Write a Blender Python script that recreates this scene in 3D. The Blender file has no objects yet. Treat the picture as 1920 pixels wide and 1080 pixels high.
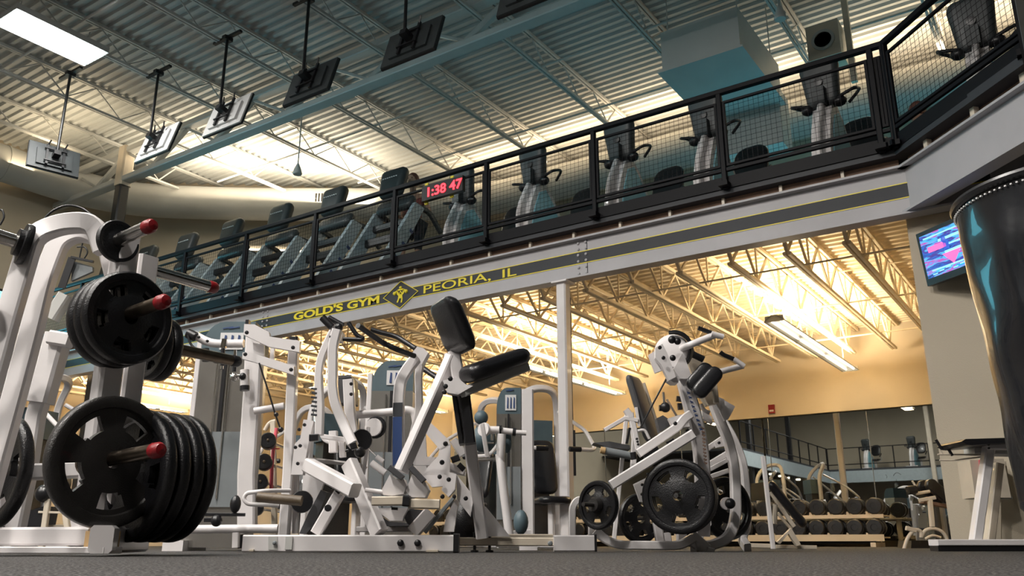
import bpy, bmesh, math, random
from math import sin, cos, tan, pi, radians, atan, sqrt, hypot
from mathutils import Vector as V, Matrix
S = bpy.context.scene
C = S.collection
# ---------------------------------------------------------------- camera
HC = .04
PITCH = atan(480/1600.); YAW = radians(34.18)
cd = bpy.data.cameras.new('camera'); cam = bpy.data.objects.new('camera', cd); C.objects.link(cam)
cam.location = (0, 0, HC); cam.rotation_euler = (pi/2+PITCH, 0, YAW)
cd.sensor_width = 36; cd.lens = 1600/1920*36; cd.clip_start = .02; cd.clip_end = 200
S.camera = cam
# ---------------------------------------------------------------- exposure and world
S.view_settings.view_transform = 'Standard'; S.view_settings.look = 'None'
S.view_settings.gamma = 1; S.view_settings.use_curve_mapping = False
S.view_settings.exposure = 0.3
w = bpy.data.worlds.new('world'); S.world = w; w.use_nodes = True
w.node_tree.nodes['Background'].inputs[0].default_value = (.58, .60, .60, 1)
w.node_tree.nodes['Background'].inputs[1].default_value = .26
# ---------------------------------------------------------------- large lights
def area(name, loc, d, sx, sy, e, col, spread=180):
    l = bpy.data.lights.new(name, 'AREA'); l.shape = 'RECTANGLE'; l.size = sx; l.size_y = sy; l.energy = e; l.color = col; l.spread = radians(spread)
    o = bpy.data.objects.new(name, l); C.objects.link(o); o.location = loc
    o.rotation_euler = V(d).to_track_quat('-Z', 'Y').to_euler(); return o
WARM = (1, .79, .50); NEUT = (1, .93, .86); TEAL = (.18, .80, 1)
LOWER = [(-2.95, 9.9, 13.6), (-6.9, 9.9, 13.6), (-10.9, 9.9, 13.6), (-15.2, 8.8, 10.6)]      # fluorescent rows under the mezzanine
for x, y0, y1 in LOWER:
    area('strip_light_up', (x, (y0+y1)/2, 2.72), (0, 0, 1), .25, y1-y0, 175, WARM)
    area('strip_light_down', (x, (y0+y1)/2, 2.56), (0, 0, -1), .16, y1-y0, 18, WARM)
# uplights standing on the big round duct along the back wall of the mezzanine
for x in (3.5, -1.0, -5.0, -8.7):
    area('cove_light', (x, 13.15, 7.25), (0, -.1, 1), 3.8, .3, 58, (1, .74, .46))
area('cove_light', (-13.2, 10.6, 6.95), (.1, -.1, 1), 4.2, 1.2, 190, (1, .82, .58))
area('cove_light', (-15.9, 7.2, 7.0), (.1, 0, 1), .5, 4, 40, (1, .78, .5))
# high bays of the hall: the one in view and its neighbours behind the camera
BAYS = [(-11.52, 5.18), (-4.0, .4), (-8.6, -.4), (-1.6, -2.8), (-5.6, -4.2), (-9.6, -6.2), (-4.5, -12.5), (-9.3, -14.5)]
for i, (x, y) in enumerate(BAYS):
    area('high_bay_light', (x, y, 6.95), (0, 0, -1), .5, 1.3, (0, 290, 290, 370, 370, 230, 90, 90)[i] if i else 80, NEUT)
# daylight of the shop front behind the camera
# light of the television screens that face the mezzanine
for x in (-11.7, -9.93, -8.16, -6.45, -4.7):
    area('screen_light', (x, 7.3, 5.8), (.25, 1, -.5), .9, .5, 1, TEAL)
# added blue-green lamp low on the mezzanine, tinting the undersides above it
area('deck_glow', (-2.6, 11.9, 3.75), (0, .1, 1), 6, 1.2, 32, TEAL)
area('wall_screen_light', (-16.9, 7.0, 4.3), (1, .12, .1), 1.6, 1.0, 24, TEAL, 75)
# ---------------------------------------------------------------- materials
MT = {}
def mat(name, col, rough=.5, metal=0., bump=0., bscale=60., var=0., vscale=8., emit=None, estr=1., coat=0., spec=.5, dirt=None):
    m = bpy.data.materials.new(name); m.use_nodes = True; nt = m.node_tree; b = nt.nodes['Principled BSDF']
    b.inputs['Base Color'].default_value = (*col, 1); b.inputs['Roughness'].default_value = rough
    b.inputs['Metallic'].default_value = metal; b.inputs['Specular IOR Level'].default_value = spec
    b.inputs['Coat Weight'].default_value = coat
    if emit: b.inputs['Emission Color'].default_value = (*emit, 1); b.inputs['Emission Strength'].default_value = estr
    L = nt.links.new; tc = nt.nodes.new('ShaderNodeTexCoord')
    if var or dirt:
        n = nt.nodes.new('ShaderNodeTexNoise'); n.inputs['Scale'].default_value = vscale; n.inputs['Detail'].default_value = 6
        L(tc.outputs['Object'], n.inputs['Vector'])
        r = nt.nodes.new('ShaderNodeValToRGB'); L(n.outputs['Fac'], r.inputs[0])
        k = dirt or tuple(c*(1-var) for c in col)
        r.color_ramp.elements[0].position = .3; r.color_ramp.elements[1].position = .62
        r.color_ramp.elements[0].color = (*k, 1); r.color_ramp.elements[1].color = (*col, 1)
        L(r.outputs[0], b.inputs['Base Color'])
    if bump:
        n2 = nt.nodes.new('ShaderNodeTexNoise'); n2.inputs['Scale'].default_value = bscale; n2.inputs['Detail'].default_value = 3
        L(tc.outputs['Object'], n2.inputs['Vector'])
        bp = nt.nodes.new('ShaderNodeBump'); bp.inputs['Strength'].default_value = bump; bp.inputs['Distance'].default_value = .01
        L(n2.outputs['Fac'], bp.inputs['Height']); L(bp.outputs[0], b.inputs['Normal'])
    MT[name] = m; return m
mat('white', (.74, .71, .71), .38, var=.10, vscale=3, coat=.2)
mat('cream', (.66, .58, .47), .4, var=.12, vscale=4)
mat('roof', (.47, .49, .49), .55, var=.12, vscale=1.2)
mat('joist', (.49, .50, .49), .55, var=.1, vscale=3)
mat('lowdeck', (.74, .64, .48), .6, var=.08)
mat('wall', (.56, .49, .38), .8, bump=.15, bscale=120, var=.05, vscale=1.5)
mat('wall2', (.24, .22, .19), .8, bump=.15, bscale=120, var=.05, vscale=1.5)
mat('duct', (.50, .50, .48), .45, var=.1, vscale=2)
mat('girder', (.44, .43, .45), .5, var=.12, vscale=2)
mat('charcoal', (.026, .029, .036), .6, var=.1)
mat('yellow', (.80, .66, .03), .45)
mat('wood', (.26, .16, .11), .7, var=.3, vscale=6)
mat('black', (.012, .012, .014), .35, bump=.05)
mat('blackpaint', (.004, .004, .006), .5, spec=.15)
mat('rubber', (.008, .008, .0095), .33, bump=.25, bscale=160, var=.3, vscale=12)
mat('iron', (.022, .020, .019), .36, bump=.35, bscale=220, var=.3, vscale=10, coat=.15)
mat('vinyl', (.012, .012, .014), .3, bump=.12, bscale=140, coat=.15)
mat('greyvinyl', (.07, .07, .075), .45, bump=.12, bscale=140)
mat('steel', (.62, .60, .57), .22, 1., var=.08)
mat('chrome', (.75, .74, .72), .14, 1.)
mat('bronze', (.25, .20, .15), .3, 1., var=.4, vscale=14)
mat('shroud', (.42, .40, .37), .26, .85, var=.1)
mat('bluegrey', (.075, .115, .135), .5, var=.12)
mat('greyplastic', (.20, .22, .23), .45, var=.1)
mat('darkplastic', (.035, .042, .045), .45, bump=.1, var=.2)
mat('red', (.22, .006, .010), .35, bump=.2, bscale=90)
mat('pink', (.75, .12, .16), .5)
mat('teal', (.34, .40, .43), .4, var=.1); mat('tealpanel', (.28, .58, .68), .3)
mat('skin', (.45, .27, .19), .55); mat('hair', (.13, .045, .03), .6); mat('shirt', (.25, .06, .05), .8); mat('pants', (.03, .03, .04), .8)
mat('navy', (.02, .05, .16), .5); mat('label', (.62, .62, .62), .6); mat('brick', (.45, .18, .10), .8)
mat('tube', (1, 1, 1), .4, emit=(1, .86, .62), estr=5)
mat('bay', (1, 1, 1), .4, emit=(.93, 1, .98), estr=22)
mat('brownpad', (.13, .095, .06), .5, bump=.2, var=.35, vscale=16)
mat('tan', (.55, .36, .17), .6)
mat('led', (.1, 0, 0), .4, emit=(1, .02, .03), estr=5)
# floor: black rubber sheet with pale flecks
m = mat('floor', (.05, .048, .046), .78, bump=.4, bscale=300, spec=.25)
nt = m.node_tree; b = nt.nodes['Principled BSDF']; tc = nt.nodes.new('ShaderNodeTexCoord')
vo = nt.nodes.new('ShaderNodeTexNoise'); vo.inputs['Scale'].default_value = 150; vo.inputs['Detail'].default_value = 1
nt.links.new(tc.outputs['Object'], vo.inputs['Vector'])
r = nt.nodes.new('ShaderNodeValToRGB'); r.color_ramp.elements[0].position = .5; r.color_ramp.elements[1].position = .68
r.color_ramp.elements[0].color = (.022, .021, .021, 1); r.color_ramp.elements[1].color = (.20, .19, .185, 1)
nt.links.new(vo.outputs['Fac'], r.inputs[0]); nt.links.new(r.outputs[0], b.inputs['Base Color'])
m = mat('mirror', (.62, .64, .62), .012, 1.)
# a moving picture on a television: bands, blobs
def screen(name, cols, strength, scale, seed):
    m = bpy.data.materials.new(name); m.use_nodes = True; nt = m.node_tree; b = nt.nodes['Principled BSDF']
    b.inputs['Base Color'].default_value = (.01, .01, .01, 1); b.inputs['Roughness'].default_value = .2
    tc = nt.nodes.new('ShaderNodeTexCoord'); mp = nt.nodes.new('ShaderNodeMapping'); mp.inputs['Location'].default_value = (seed, seed*.7, 0)
    mp.inputs['Scale'].default_value = scale
    n = nt.nodes.new('ShaderNodeTexNoise'); n.inputs['Scale'].default_value = 1; n.inputs['Detail'].default_value = 5
    r = nt.nodes.new('ShaderNodeValToRGB'); r.color_ramp.interpolation = 'EASE'
    nt.links.new(tc.outputs['Object'], mp.inputs[0]); nt.links.new(mp.outputs[0], n.inputs['Vector']); nt.links.new(n.outputs['Fac'], r.inputs[0])
    while len(r.color_ramp.elements) < len(cols): r.color_ramp.elements.new(.5)
    for i, c in enumerate(cols):
        r.color_ramp.elements[i].position = .32+.36*i/(len(cols)-1); r.color_ramp.elements[i].color = (*c, 1)
    nt.links.new(r.outputs[0], b.inputs['Emission Color']); b.inputs['Emission Strength'].default_value = strength
    MT[name] = m
screen('tvblue', [(.005, .02, .12), (.02, .10, .45), (.06, .02, .22), (.06, .40, .85), (.40, .06, .35), (.03, .30, .75)], 1.25, (4, 4, 22), 3.1)
screen('tvnews', [(.02, .08, .30), (.9, .95, 1), (.9, .95, 1), (.25, .5, .8)], 1.6, (7, 7, 5), 1.3)
screen('tvteal', [(.02, .4, .5), (.1, .8, 1), (.5, 1, 1), (.05, .5, .8)], 1.1, (4, 4, 6), 2.2)
# ---------------------------------------------------------------- mesh helpers
X, Y, Z = V((1, 0, 0)), V((0, 1, 0)), V((0, 0, 1))
fw = V((-sin(YAW)*cos(PITCH), cos(YAW)*cos(PITCH), sin(PITCH))); rt = V((cos(YAW), sin(YAW), 0)); upv = rt.cross(fw)
hd = V((-sin(YAW), cos(YAW), 0)); CAMP = V((0, 0, HC))
def ray(x, y): return fw*1600+rt*(x-960)+upv*(540-y)
def Q(x, y, d): r = ray(x, y); return CAMP+r*(d/r.dot(hd))      # the point at distance d into the hall
def PZ(x, y, z): r = ray(x, y); return CAMP+r*((z-HC)/r.z)
def PY(x, y, yy): r = ray(x, y); return CAMP+r*(yy/r.y)
def rect(w, h, c=None):
    c = min(w, h)*.13 if c is None else c; a, b = w/2, h/2
    if c <= 0: return [(-a, -b), (a, -b), (a, b), (-a, b)]
    return [(-a+c, -b), (a-c, -b), (a, -b+c), (a, b-c), (a-c, b), (-a+c, b), (-a, b-c), (-a, -b+c)]
def circ(r, n=12): return [(r*cos(2*pi*i/n), r*sin(2*pi*i/n)) for i in range(n)]
def fillet(pts, r, n=5):
    out = [V(pts[0])]
    for i in range(1, len(pts)-1):
        p, a, b = V(pts[i]), V(pts[i-1]), V(pts[i+1]); u, w_ = a-p, b-p
        k = min(r, u.length*.48, w_.length*.48); u.normalize(); w_.normalize(); p0, p1 = p+u*k, p+w_*k
        for j in range(n+1):
            t = j/n; out.append(p0*(1-t)**2+p*2*t*(1-t)+p1*t*t)
    out.append(V(pts[-1])); return out
class M:
    def __init__(s): s.v = []; s.f = []
    def add(s, vs, fs): k = len(s.v); s.v += [V(p) for p in vs]; s.f += [tuple(i+k for i in f) for f in fs]; return s
    def box(s, c, d, R=None):
        c = V(c); x, y, z = d[0]/2, d[1]/2, d[2]/2; R = R or Matrix.Identity(3)
        return s.add([c+R@V(p) for p in [(-x,-y,-z),(x,-y,-z),(x,y,-z),(-x,y,-z),(-x,-y,z),(x,-y,z),(x,y,z),(-x,y,z)]],
                     [(0,3,2,1),(4,5,6,7),(0,1,5,4),(1,2,6,5),(2,3,7,6),(3,0,4,7)])
    def sweep(s, pts, prof, up=None, closed=False, scale=None):
        pts = [V(p) for p in pts]; n = len(pts); k = len(prof); vs = []
        up = V(up) if up is not None else None; prev = None
        for i, p in enumerate(pts):
            a = pts[i-1] if (i or closed) else None; b = pts[(i+1) % n] if (i < n-1 or closed) else None
            t0 = (p-a).normalized() if a is not None else None; t1 = (b-p).normalized() if b is not None else None
            t = ((t0 or t1)+(t1 or t0)).normalized()
            u = up if up is not None else (prev if prev is not None else (Z if abs(t.z) < .9 else X))
            sd = t.cross(u)
            if sd.length < 1e-4: sd = t.cross(X if abs(t.x) < .9 else Y)
            sd.normalize(); uu = sd.cross(t).normalized(); prev = uu
            ms = 1.; bd = None
            if t0 is not None and t1 is not None:
                c_ = max(.35, t0.dot(t)); ms = 1/c_; bd = (t1-t0)
                bd = bd.normalized() if bd.length > 1e-5 else None
            sc = scale[i] if scale else 1
            for q in prof:
                o = sd*q[0]*sc+uu*q[1]*sc
                if bd is not None: o = o+bd*(o.dot(bd)*(ms-1))
                vs.append(p+o)
        fs = []
        for i in range(n if closed else n-1):
            j = (i+1) % n
            for q in range(k): r_ = (q+1) % k; fs.append((i*k+q, i*k+r_, j*k+r_, j*k+q))
        if not closed: fs.append(tuple(reversed(range(k)))); fs.append(tuple((n-1)*k+q for q in range(k)))
        return s.add(vs, fs)
    def bar(s, a, b, w, h=None, up=None): return s.sweep([a, b], rect(w, h or w), up)
    def cyl(s, a, b, r, r2=None, n=14):
        return s.sweep([a, b], circ(1, n), None, scale=[r, r if r2 is None else r2])
    def lathe(s, o, ax, prof, n=24):
        o, ax = V(o), V(ax).normalized(); u = ax.cross(Z if abs(ax.z) < .9 else X).normalized(); w_ = ax.cross(u); vs = []
        for (r_, t) in prof:
            for i in range(n): a = 2*pi*i/n; vs.append(o+ax*t+(u*cos(a)+w_*sin(a))*max(r_, 1e-4))
        fs = []
        for j in range(len(prof)-1):
            for i in range(n): k = (i+1) % n; fs.append((j*n+i, j*n+k, (j+1)*n+k, (j+1)*n+i))
        if prof[0][0] > 1e-3: fs.append(tuple(reversed(range(n))))
        if prof[-1][0] > 1e-3: fs.append(tuple((len(prof)-1)*n+i for i in range(n)))
        return s.add(vs, fs)
    def prism(s, pts, ex):      # planar outline and an extrusion vector
        pts = [V(p) for p in pts]; ex = V(ex); n = len(pts)
        return s.add(pts+[p+ex for p in pts], [tuple(range(n)), tuple(reversed([n+i for i in range(n)]))]+[(i, i+n, (i+1) % n+n, (i+1) % n) for i in range(n)])
    def ball(s, c, r, n=12, m=8, sc=(1, 1, 1)):
        c = V(c); vs = [c+V((0, 0, r*sc[2]))]
        for j in range(1, m):
            for i in range(n): a, b_ = 2*pi*i/n, pi*j/m; vs.append(c+V((r*sc[0]*sin(b_)*cos(a), r*sc[1]*sin(b_)*sin(a), r*sc[2]*cos(b_))))
        vs.append(c-V((0, 0, r*sc[2]))); fs = [(0, 1+i, 1+(i+1) % n) for i in range(n)]
        for j in range(m-2):
            for i in range(n): k = (i+1) % n; fs.append((1+j*n+i, 1+(j+1)*n+i, 1+(j+1)*n+k, 1+j*n+k))
        e = len(vs)-1; fs += [(e, 1+(m-2)*n+(i+1) % n, 1+(m-2)*n+i) for i in range(n)]
        return s.add(vs, fs)
    def pad(s, o, u, v, t, w, l, h, r=.3, n=5, taper=1.):   # cushion: rounded outline w x l, thickness h along t, softened edges
        o, u, v, t = V(o), V(u).normalized(), V(v).normalized(), V(t).normalized(); R = min(w, l)*r; out = []
        for cx, cy, a0 in ((1, 1, 0), (-1, 1, 90), (-1, -1, 180), (1, -1, 270)):
            for i in range(n+1):
                a = radians(a0+90*i/n); out.append((cx*(w/2-R)+R*cos(a), cy*(l/2-R)+R*sin(a)))
        rings = []
        e = min(h*.45, w*.2)
        for k_ in range(4): a = pi/2*k_/3; rings.append((e*(1-sin(a)), -h/2+e*(1-cos(a))))
        rings += [(a, -b) for a, b in reversed(rings)]
        vs = []; K = len(out)
        for ins, z in rings:
            for (a, b) in out:
                L_ = hypot(a, b) or 1; f = 1-ins/max(w, l)*2.0
                vs.append(o+u*(a-ins*a/(w/2))*(1 if b > 0 else taper)+v*(b-ins*b/(l/2))+t*z)
        fs = [(j*K+i, j*K+(i+1) % K, (j+1)*K+(i+1) % K, (j+1)*K+i) for j in range(len(rings)-1) for i in range(K)]
        fs += [tuple(reversed(range(K))), tuple((len(rings)-1)*K+i for i in range(K))]
        return s.add(vs, fs)
def tag(o, label, cat, group=None, kind=None):
    if label: o['label'] = label
    if cat: o['category'] = cat
    if group: o['group'] = group
    if kind: o['kind'] = kind
    return o
KEEP = {'lettering', 'web', 'wire_mesh', 'decal', 'figures', 'grille_slot', 'digits', 'hood_badge', 'rim_stitching', 'lamp_tubes', 'shroud_decal', 'top_chord', 'bottom_chord', 'screen_bars', 'screen_letters',
        'seam_ring_all', 'emblem', 'pinstripe', 'face_features', 'screen_figure', 'upright_badge', 'instruction_card', 'hand', 'head', 'beam', 'shutter_ribs'}
def pieces(mb):
    # loose pieces of a mesh, grouped where their boxes come within 2 cm
    n = len(mb.v); par = list(range(n))
    def fd(a):
        while par[a] != a: par[a] = par[par[a]]; a = par[a]
        return a
    for f in mb.f:
        r_ = fd(f[0])
        for i in f[1:]: par[fd(i)] = r_
    gs = {}
    for i in range(n): gs.setdefault(fd(i), []).append(i)
    if len(gs) == 1 or len(gs) > 40: return None
    bx = []
    for k, idx in gs.items():
        P = [mb.v[i] for i in idx]; bx.append([[min(p[a] for p in P) for a in range(3)], [max(p[a] for p in P) for a in range(3)], {k}])
    g = .012; ch = True
    while ch:
        ch = False
        for i in range(len(bx)):
            for j in range(i+1, len(bx)):
                A, B = bx[i], bx[j]
                if all(A[0][a]-g <= B[1][a] and B[0][a]-g <= A[1][a] for a in range(3)):
                    bx[i] = [[min(A[0][a], B[0][a]) for a in range(3)], [max(A[1][a], B[1][a]) for a in range(3)], A[2] | B[2]]; bx.pop(j); ch = True; break
            if ch: break
    if len(bx) == 1: return None
    out = []
    for b_ in bx:
        idx = sorted(i for k in b_[2] for i in gs[k]); mp = {i: q for q, i in enumerate(idx)}; m2 = M(); m2.v = [mb.v[i] for i in idx]
        if getattr(mb, 'local', False): m2.local = True
        m2.f = [tuple(mp[i] for i in f) for f in mb.f if f[0] in mp]; out.append(m2)
    return sorted(out, key=lambda q: -len(q.v))
def obj(name, mb, mt, parent=None, label=None, smooth=35):
    if parent is not None and name not in KEEP:
        ps = pieces(mb)
        if ps:
            os_ = [obj1(name, q, mt, parent, label, smooth) for q in ps]; return os_[0]
    return obj1(name, mb, mt, parent, label, smooth)
def obj1(name, mb, mt, parent=None, label=None, smooth=35):
    me = bpy.data.meshes.new(name)
    vs = mb.v
    if parent is not None:
        inv = parent.matrix_basis.inverted() if parent.parent is None else (parent.parent.matrix_basis @ parent.matrix_basis).inverted()
        vs = [inv @ p for p in vs] if not getattr(mb, 'local', False) else vs
    me.from_pydata([tuple(p) for p in vs], [], mb.f); me.materials.append(MT[mt] if isinstance(mt, str) else mt)
    bm_ = bmesh.new(); bm_.from_mesh(me); bmesh.ops.recalc_face_normals(bm_, faces=bm_.faces); bm_.to_mesh(me); bm_.free()
    if smooth: me.shade_smooth(); me.set_sharp_from_angle(angle=radians(smooth))
    o = bpy.data.objects.new(name, me); C.objects.link(o)
    if parent is not None: o.parent = parent
    if label: o['label'] = label
    return o
def thing(name, label, cat, loc=(0, 0, 0), rotz=0, group=None):
    o = bpy.data.objects.new(name, None); C.objects.link(o); o.location = loc; o.rotation_euler = (0, 0, rotz)
    o.matrix_basis = Matrix.Translation(V(loc)) @ Matrix.Rotation(rotz, 4, 'Z')
    return tag(o, label, cat, group)
def single(name, mb, mt, label, cat, group=None, kind=None, smooth=35):
    return tag(obj(name, mb, mt, None, None, smooth), label, cat, group, kind)
def struct(name, mb, mt, smooth=None):
    return tag(obj(name, mb, mt, None, None, smooth), None, None, None, 'structure')
def kids(o): return [c for c in bpy.data.objects if c.parent == o]
def dup(root, loc, rotz=0, label=None):
    def cp(o, par):
        c = o.copy(); C.objects.link(c)
        if par is not None: c.parent = par
        for ch in kids(o): cp(ch, c)
        return c
    r = cp(root, None); r.location = loc; r.rotation_euler = (0, 0, rotz)
    if label: r['label'] = label
    return r
def text_mesh(s, size, bold=0., extrude=.004):
    cu = bpy.data.curves.new('lettering', 'FONT'); cu.body = s; cu.size = size; cu.offset = bold; cu.extrude = extrude
    o = bpy.data.objects.new('lettering', cu); C.objects.link(o)
    dg = bpy.context.evaluated_depsgraph_get(); me = bpy.data.meshes.new_from_object(o.evaluated_get(dg))
    vs = [v.co.copy() for v in me.vertices]; fs = [tuple(p.vertices) for p in me.polygons]
    bpy.data.objects.remove(o); bpy.data.curves.remove(cu); bpy.data.meshes.remove(me)
    return vs, fs
def put_text(mb, s, origin, u, v, width, height, bold=0., shear=0.):
    vs, fs = text_mesh(s, 1., bold); x0 = min(p.x for p in vs); x1 = max(p.x for p in vs); y0 = min(p.y for p in vs); y1 = max(p.y for p in vs)
    u, v = V(u).normalized(), V(v).normalized(); n = u.cross(v)
    out = []
    for p in vs:
        a = (p.x-x0)/(x1-x0)*width; b_ = (p.y-y0)/(y1-y0)*height; out.append(V(origin)+u*(a+b_*shear)+v*b_+n*p.z)
    mb.add(out, fs); return mb
# ================================================================ the setting
YG, WY = 8.02, 14.4           # mezzanine edge, back wall
ZG0, ZG1, ZD = 2.92, 3.40, 3.58
DECK = 7.8
m = M(); m.add([(-20, -20.2, 0), (9, -20.2, 0), (9, 15, 0), (-20, 15, 0)], [(0, 1, 2, 3)]); struct('floor', m, 'floor')
# roof: steel deck, ribs run along X
def corrug(x0, x1, y0, y1, z, pitch, h):
    m = M(); n = int((y1-y0)/pitch); pr = []
    for i in range(n):
        y = y0+i*pitch; pr += [(y, z), (y+pitch*.38, z), (y+pitch*.5, z+h), (y+pitch*.88, z+h)]
    pr.append((y0+n*pitch, z)); k = len(pr)
    m.add([(x0, a, b) for a, b in pr]+[(x1, a, b) for a, b in pr], [(i, i+1, k+i+1, k+i) for i in range(k-1)])
    m.add([(x0, y0, z+.12), (x1, y0, z+.12), (x1, y1, z+.12), (x0, y1, z+.12)], [(0, 1, 2, 3)]); return m
struct('ceiling', corrug(-17.5, 7.5, -20, WY, DECK, .16, .045), 'roof')
# walls of the hall
WZ = DECK+.05
m = M(); m.box((-17.4, -5.2, WZ/2), (.2, 29.6, WZ)); struct('wall_left', m, 'wall')
m = M(); m.prism([(-17.3, 9.6, 0), (-11.0, WY, 0), (-11.0, WY+.2, 0), (-17.5, 9.8, 0)], (0, 0, WZ)); struct('wall_corner', m, 'wall')
m = M(); m.box((-1.8, WY+.1, WZ/2), (18.6, .2, WZ)); struct('wall_back', m, 'wall')
m = M(); m.box((7.5, -2.8, WZ/2), (.2, 34.6, WZ)); struct('wall_right', m, 'wall')
m = M(); m.box((-5, -20.1, WZ/2), (25, .2, WZ)); struct('wall_front', m, 'wall')
# deep bulkhead over the mirrors, under the mezzanine
m = M(); m.box((-4.8, WY-.2, 2.36), (12.4, .4, .64)); struct('wall_bulkhead', m, 'wall')
m = M(); m.box((-4.9, WY-.31, 1.06), (12.2, .02, 1.94)); struct('wall_mirror', m, 'mirror')
m = M()
for x in (-2.9, -4.45, -6.0, -7.5, -9.0, -10.5): m.box((x, WY-.325, 1.06), (.008, .012, 1.94))
struct('trim_1', m, 'steel')
# pier right of the mezzanine opening
m = M(); m.box((1.93, YG+.45, 1.47), (6.14, .5, 2.94)); struct('wall_pier', m, 'wall')
m = M(); m.box((-1.10, 11.5, 1.7), (.1, 5.7, 3.36)); struct('wall_side', m, 'wall')
# ---- duct along the walls
dp = [(-16.75, -19, 7.14), (-16.75, 9.2, 7.14), (-14.7, 10.95, 7.14), (-10.4, 13.9, 7.14), (7.3, 13.9, 7.14)]
t = thing('air_duct', 'fat round pale air duct along the walls, high above the mezzanine', 'duct')
m = M(); m.sweep(fillet(dp, 1.6, 8), circ(.36, 24), Z); obj('duct_pipe', m, 'duct', t)
m = M()
for x in range(-9, 7, 2): m.sweep([(x, 13.9, 7.14), (x+.05, 13.9, 7.14)], circ(.375, 24), Z)
for y in range(-7, 9, 2): m.sweep([(-16.75, y, 7.14), (-16.75, y+.05, 7.14)], circ(.375, 24), Z)
obj('seam_ring', m, 'duct', t)
g = PZ(457, 398, 6.95); g = V((g.x, g.y, 6.95))
m = M(); n_ = V((.55, -.83, 0)).normalized(); u_ = V((.83, .55, 0)).normalized()
Rg = Matrix((u_, n_, Z)).transposed(); gc = V((-12.9, 11.80, 7.16))
m.box(gc, (.44, .06, .24), Rg); gr = obj('air_grille', m, 'duct', t)
m = M()
for i in range(6): m.box(gc+n_*.035+u_*(-.16+.064*i), (.035, .02, .19), Rg)
obj('grille_slot', m, 'black', gr)
# ---- roof truss over the mezzanine edge, and its column
TY = 8.4
t = thing('roof_truss', 'deep white steel truss girder spanning the hall above the mezzanine edge', 'truss', (-5, TY, 6.74))
m = M(); m.bar((-17.2, TY, 6.80), (7.3, TY, 6.80), .20, .11, Z); obj('bottom_chord', m, 'joist', t)
m = M(); m.bar((-17.2, TY, 7.42), (7.3, TY, 7.42), .18, .12, Z); obj('top_chord', m, 'joist', t)
XJ = [-2.80-1.80*i for i in range(-5, 8)]
mm = M(); x = -16.65; i = 0
while x < 7:
    mm.bar((x, TY, 7.38), (x+.925, TY, 6.86), .05, .05, Y); mm.bar((x+.925, TY, 6.86), (x+1.85, TY, 7.38), .10, .10, Y); x += 1.85
obj('web', mm, 'joist', t)
t = thing('roof_column', 'square steel column with cream top and long black shaft, under the left end of the roof truss', 'column', (-14.84, TY, 0))
m = M(); m.bar((-14.84, TY, 6.68), (-14.84, TY, 7.5), .24, .24, X); obj('column_head', m, 'cream', t, 'cream painted upper part')
m = M(); m.bar((-14.84, TY, 0), (-14.84, TY, 6.68), .20, .20, X); obj('shaft', m, 'black', t, 'black painted lower part')
m = M(); m.box((-14.84, TY, .01), (.36, .36, .02)); obj('base_plate', m, 'black', t)
# ---- roof joists (open web), along Y
def joist(name, x, y0, y1, zt, zb, step, label, cat, group, mt, ch=.05, wb=.022, eo=.35):
    t = thing(name, label, cat, (x, y0, zt), 0, group)
    a = M(); 
    for s in (-1, 1): a.bar((x+s*ch*.55, y0, zt-ch/2), (x+s*ch*.55, y1, zt-ch/2), ch*.75, ch, Z)
    obj('top_chord', a, mt, t)
    a = M()
    for s in (-1, 1): a.bar((x+s*ch*.55, y0+.35, zb+ch/2), (x+s*ch*.55, y1-eo, zb+ch/2), ch*.75, ch*.9, Z)
    obj('bottom_chord', a, mt, t)
    a = M(); y = y0+.05; a.bar((x, y, zt-ch), (x, y0+.38, zb+ch), wb*1.4, wb*1.4); y = y0+.38
    while y+2*step < y1-eo+.05:
        a.bar((x, y, zb+ch), (x, y+step, zt-ch), wb, wb); a.bar((x, y+step, zt-ch), (x, y+2*step, zb+ch), wb, wb)
        if wb > .025: a.bar((x, y+2*step, zb+ch), (x, y+2*step, zt-ch), wb*.7, wb*.7)
        y += 2*step
    a.bar((x, y, zb+ch), (x, y+.7*step, zt-ch), wb*1.4, wb*1.4)
    obj('web', a, mt, t); return t
for x in XJ:
    if x > 7 or x < -17.2: continue
    y1 = WY-.05 if x > -11 else 9.6+(x+17.3)*.76
    if x > -17: joist('roof_joist', x, -19.9, y1, 7.79, 7.30, .5, 'pale open-web roof joist under the corrugated roof deck', 'joist', 'roof joists', 'joist', .05, .02, 1.1)
for (y, z) in ((5.4, 7.33), (2.2, 7.33), (10.2, 7.33), (11.9, 7.33), (-1.5, 7.33)):
    m = M(); x0 = -16.2 if y < 8 else (-14.4 if y < 11 else -12.0)
    m.cyl((x0, y, z), (7.3, y, z), .018, n=8); single('bridging_rod', m, 'joist', 'thin pale bracing rod running across the roof joists', 'rod', 'roof bracing rods')
# ---- mezzanine floor and girder
C1, C2 = V((-1.12, YG, 0)), V((.02, 6.88, 0))
XL = -17.25
m = M()
outl = [(XL, YG-.03), (C1.x, YG-.03), (C2.x-.02, C2.y-.03), (C2.x-.02, -8.9), (7.4, -8.9), (7.4, WY-.02), (-10.95, WY-.02), (-17.25, 9.55)]
m.prism([(a, b, 3.50) for a, b in outl], (0, 0, .08)); struct('floor_mezzanine', m, 'charcoal')
def ibeam(p0, p1, z0, z1, n, w=.2, tf=.022, tw=.012):
    m = M(); p0, p1, n = V(p0), V(p1), V(n)
    def slab(a, b, za, zb): 
        A, B = p0+n*a, p1+n*a; A2, B2 = p0+n*b, p1+n*b
        m.prism([(A.x, A.y, za), (B.x, B.y, za), (B2.x, B2.y, za), (A2.x, A2.y, za)], (0, 0, zb-za))
    slab(0, w, z0, z0+tf); slab(0, w, z1-tf, z1); slab(w/2-tw/2, w/2+tw/2, z0+tf, z1-tf); return m
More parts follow.
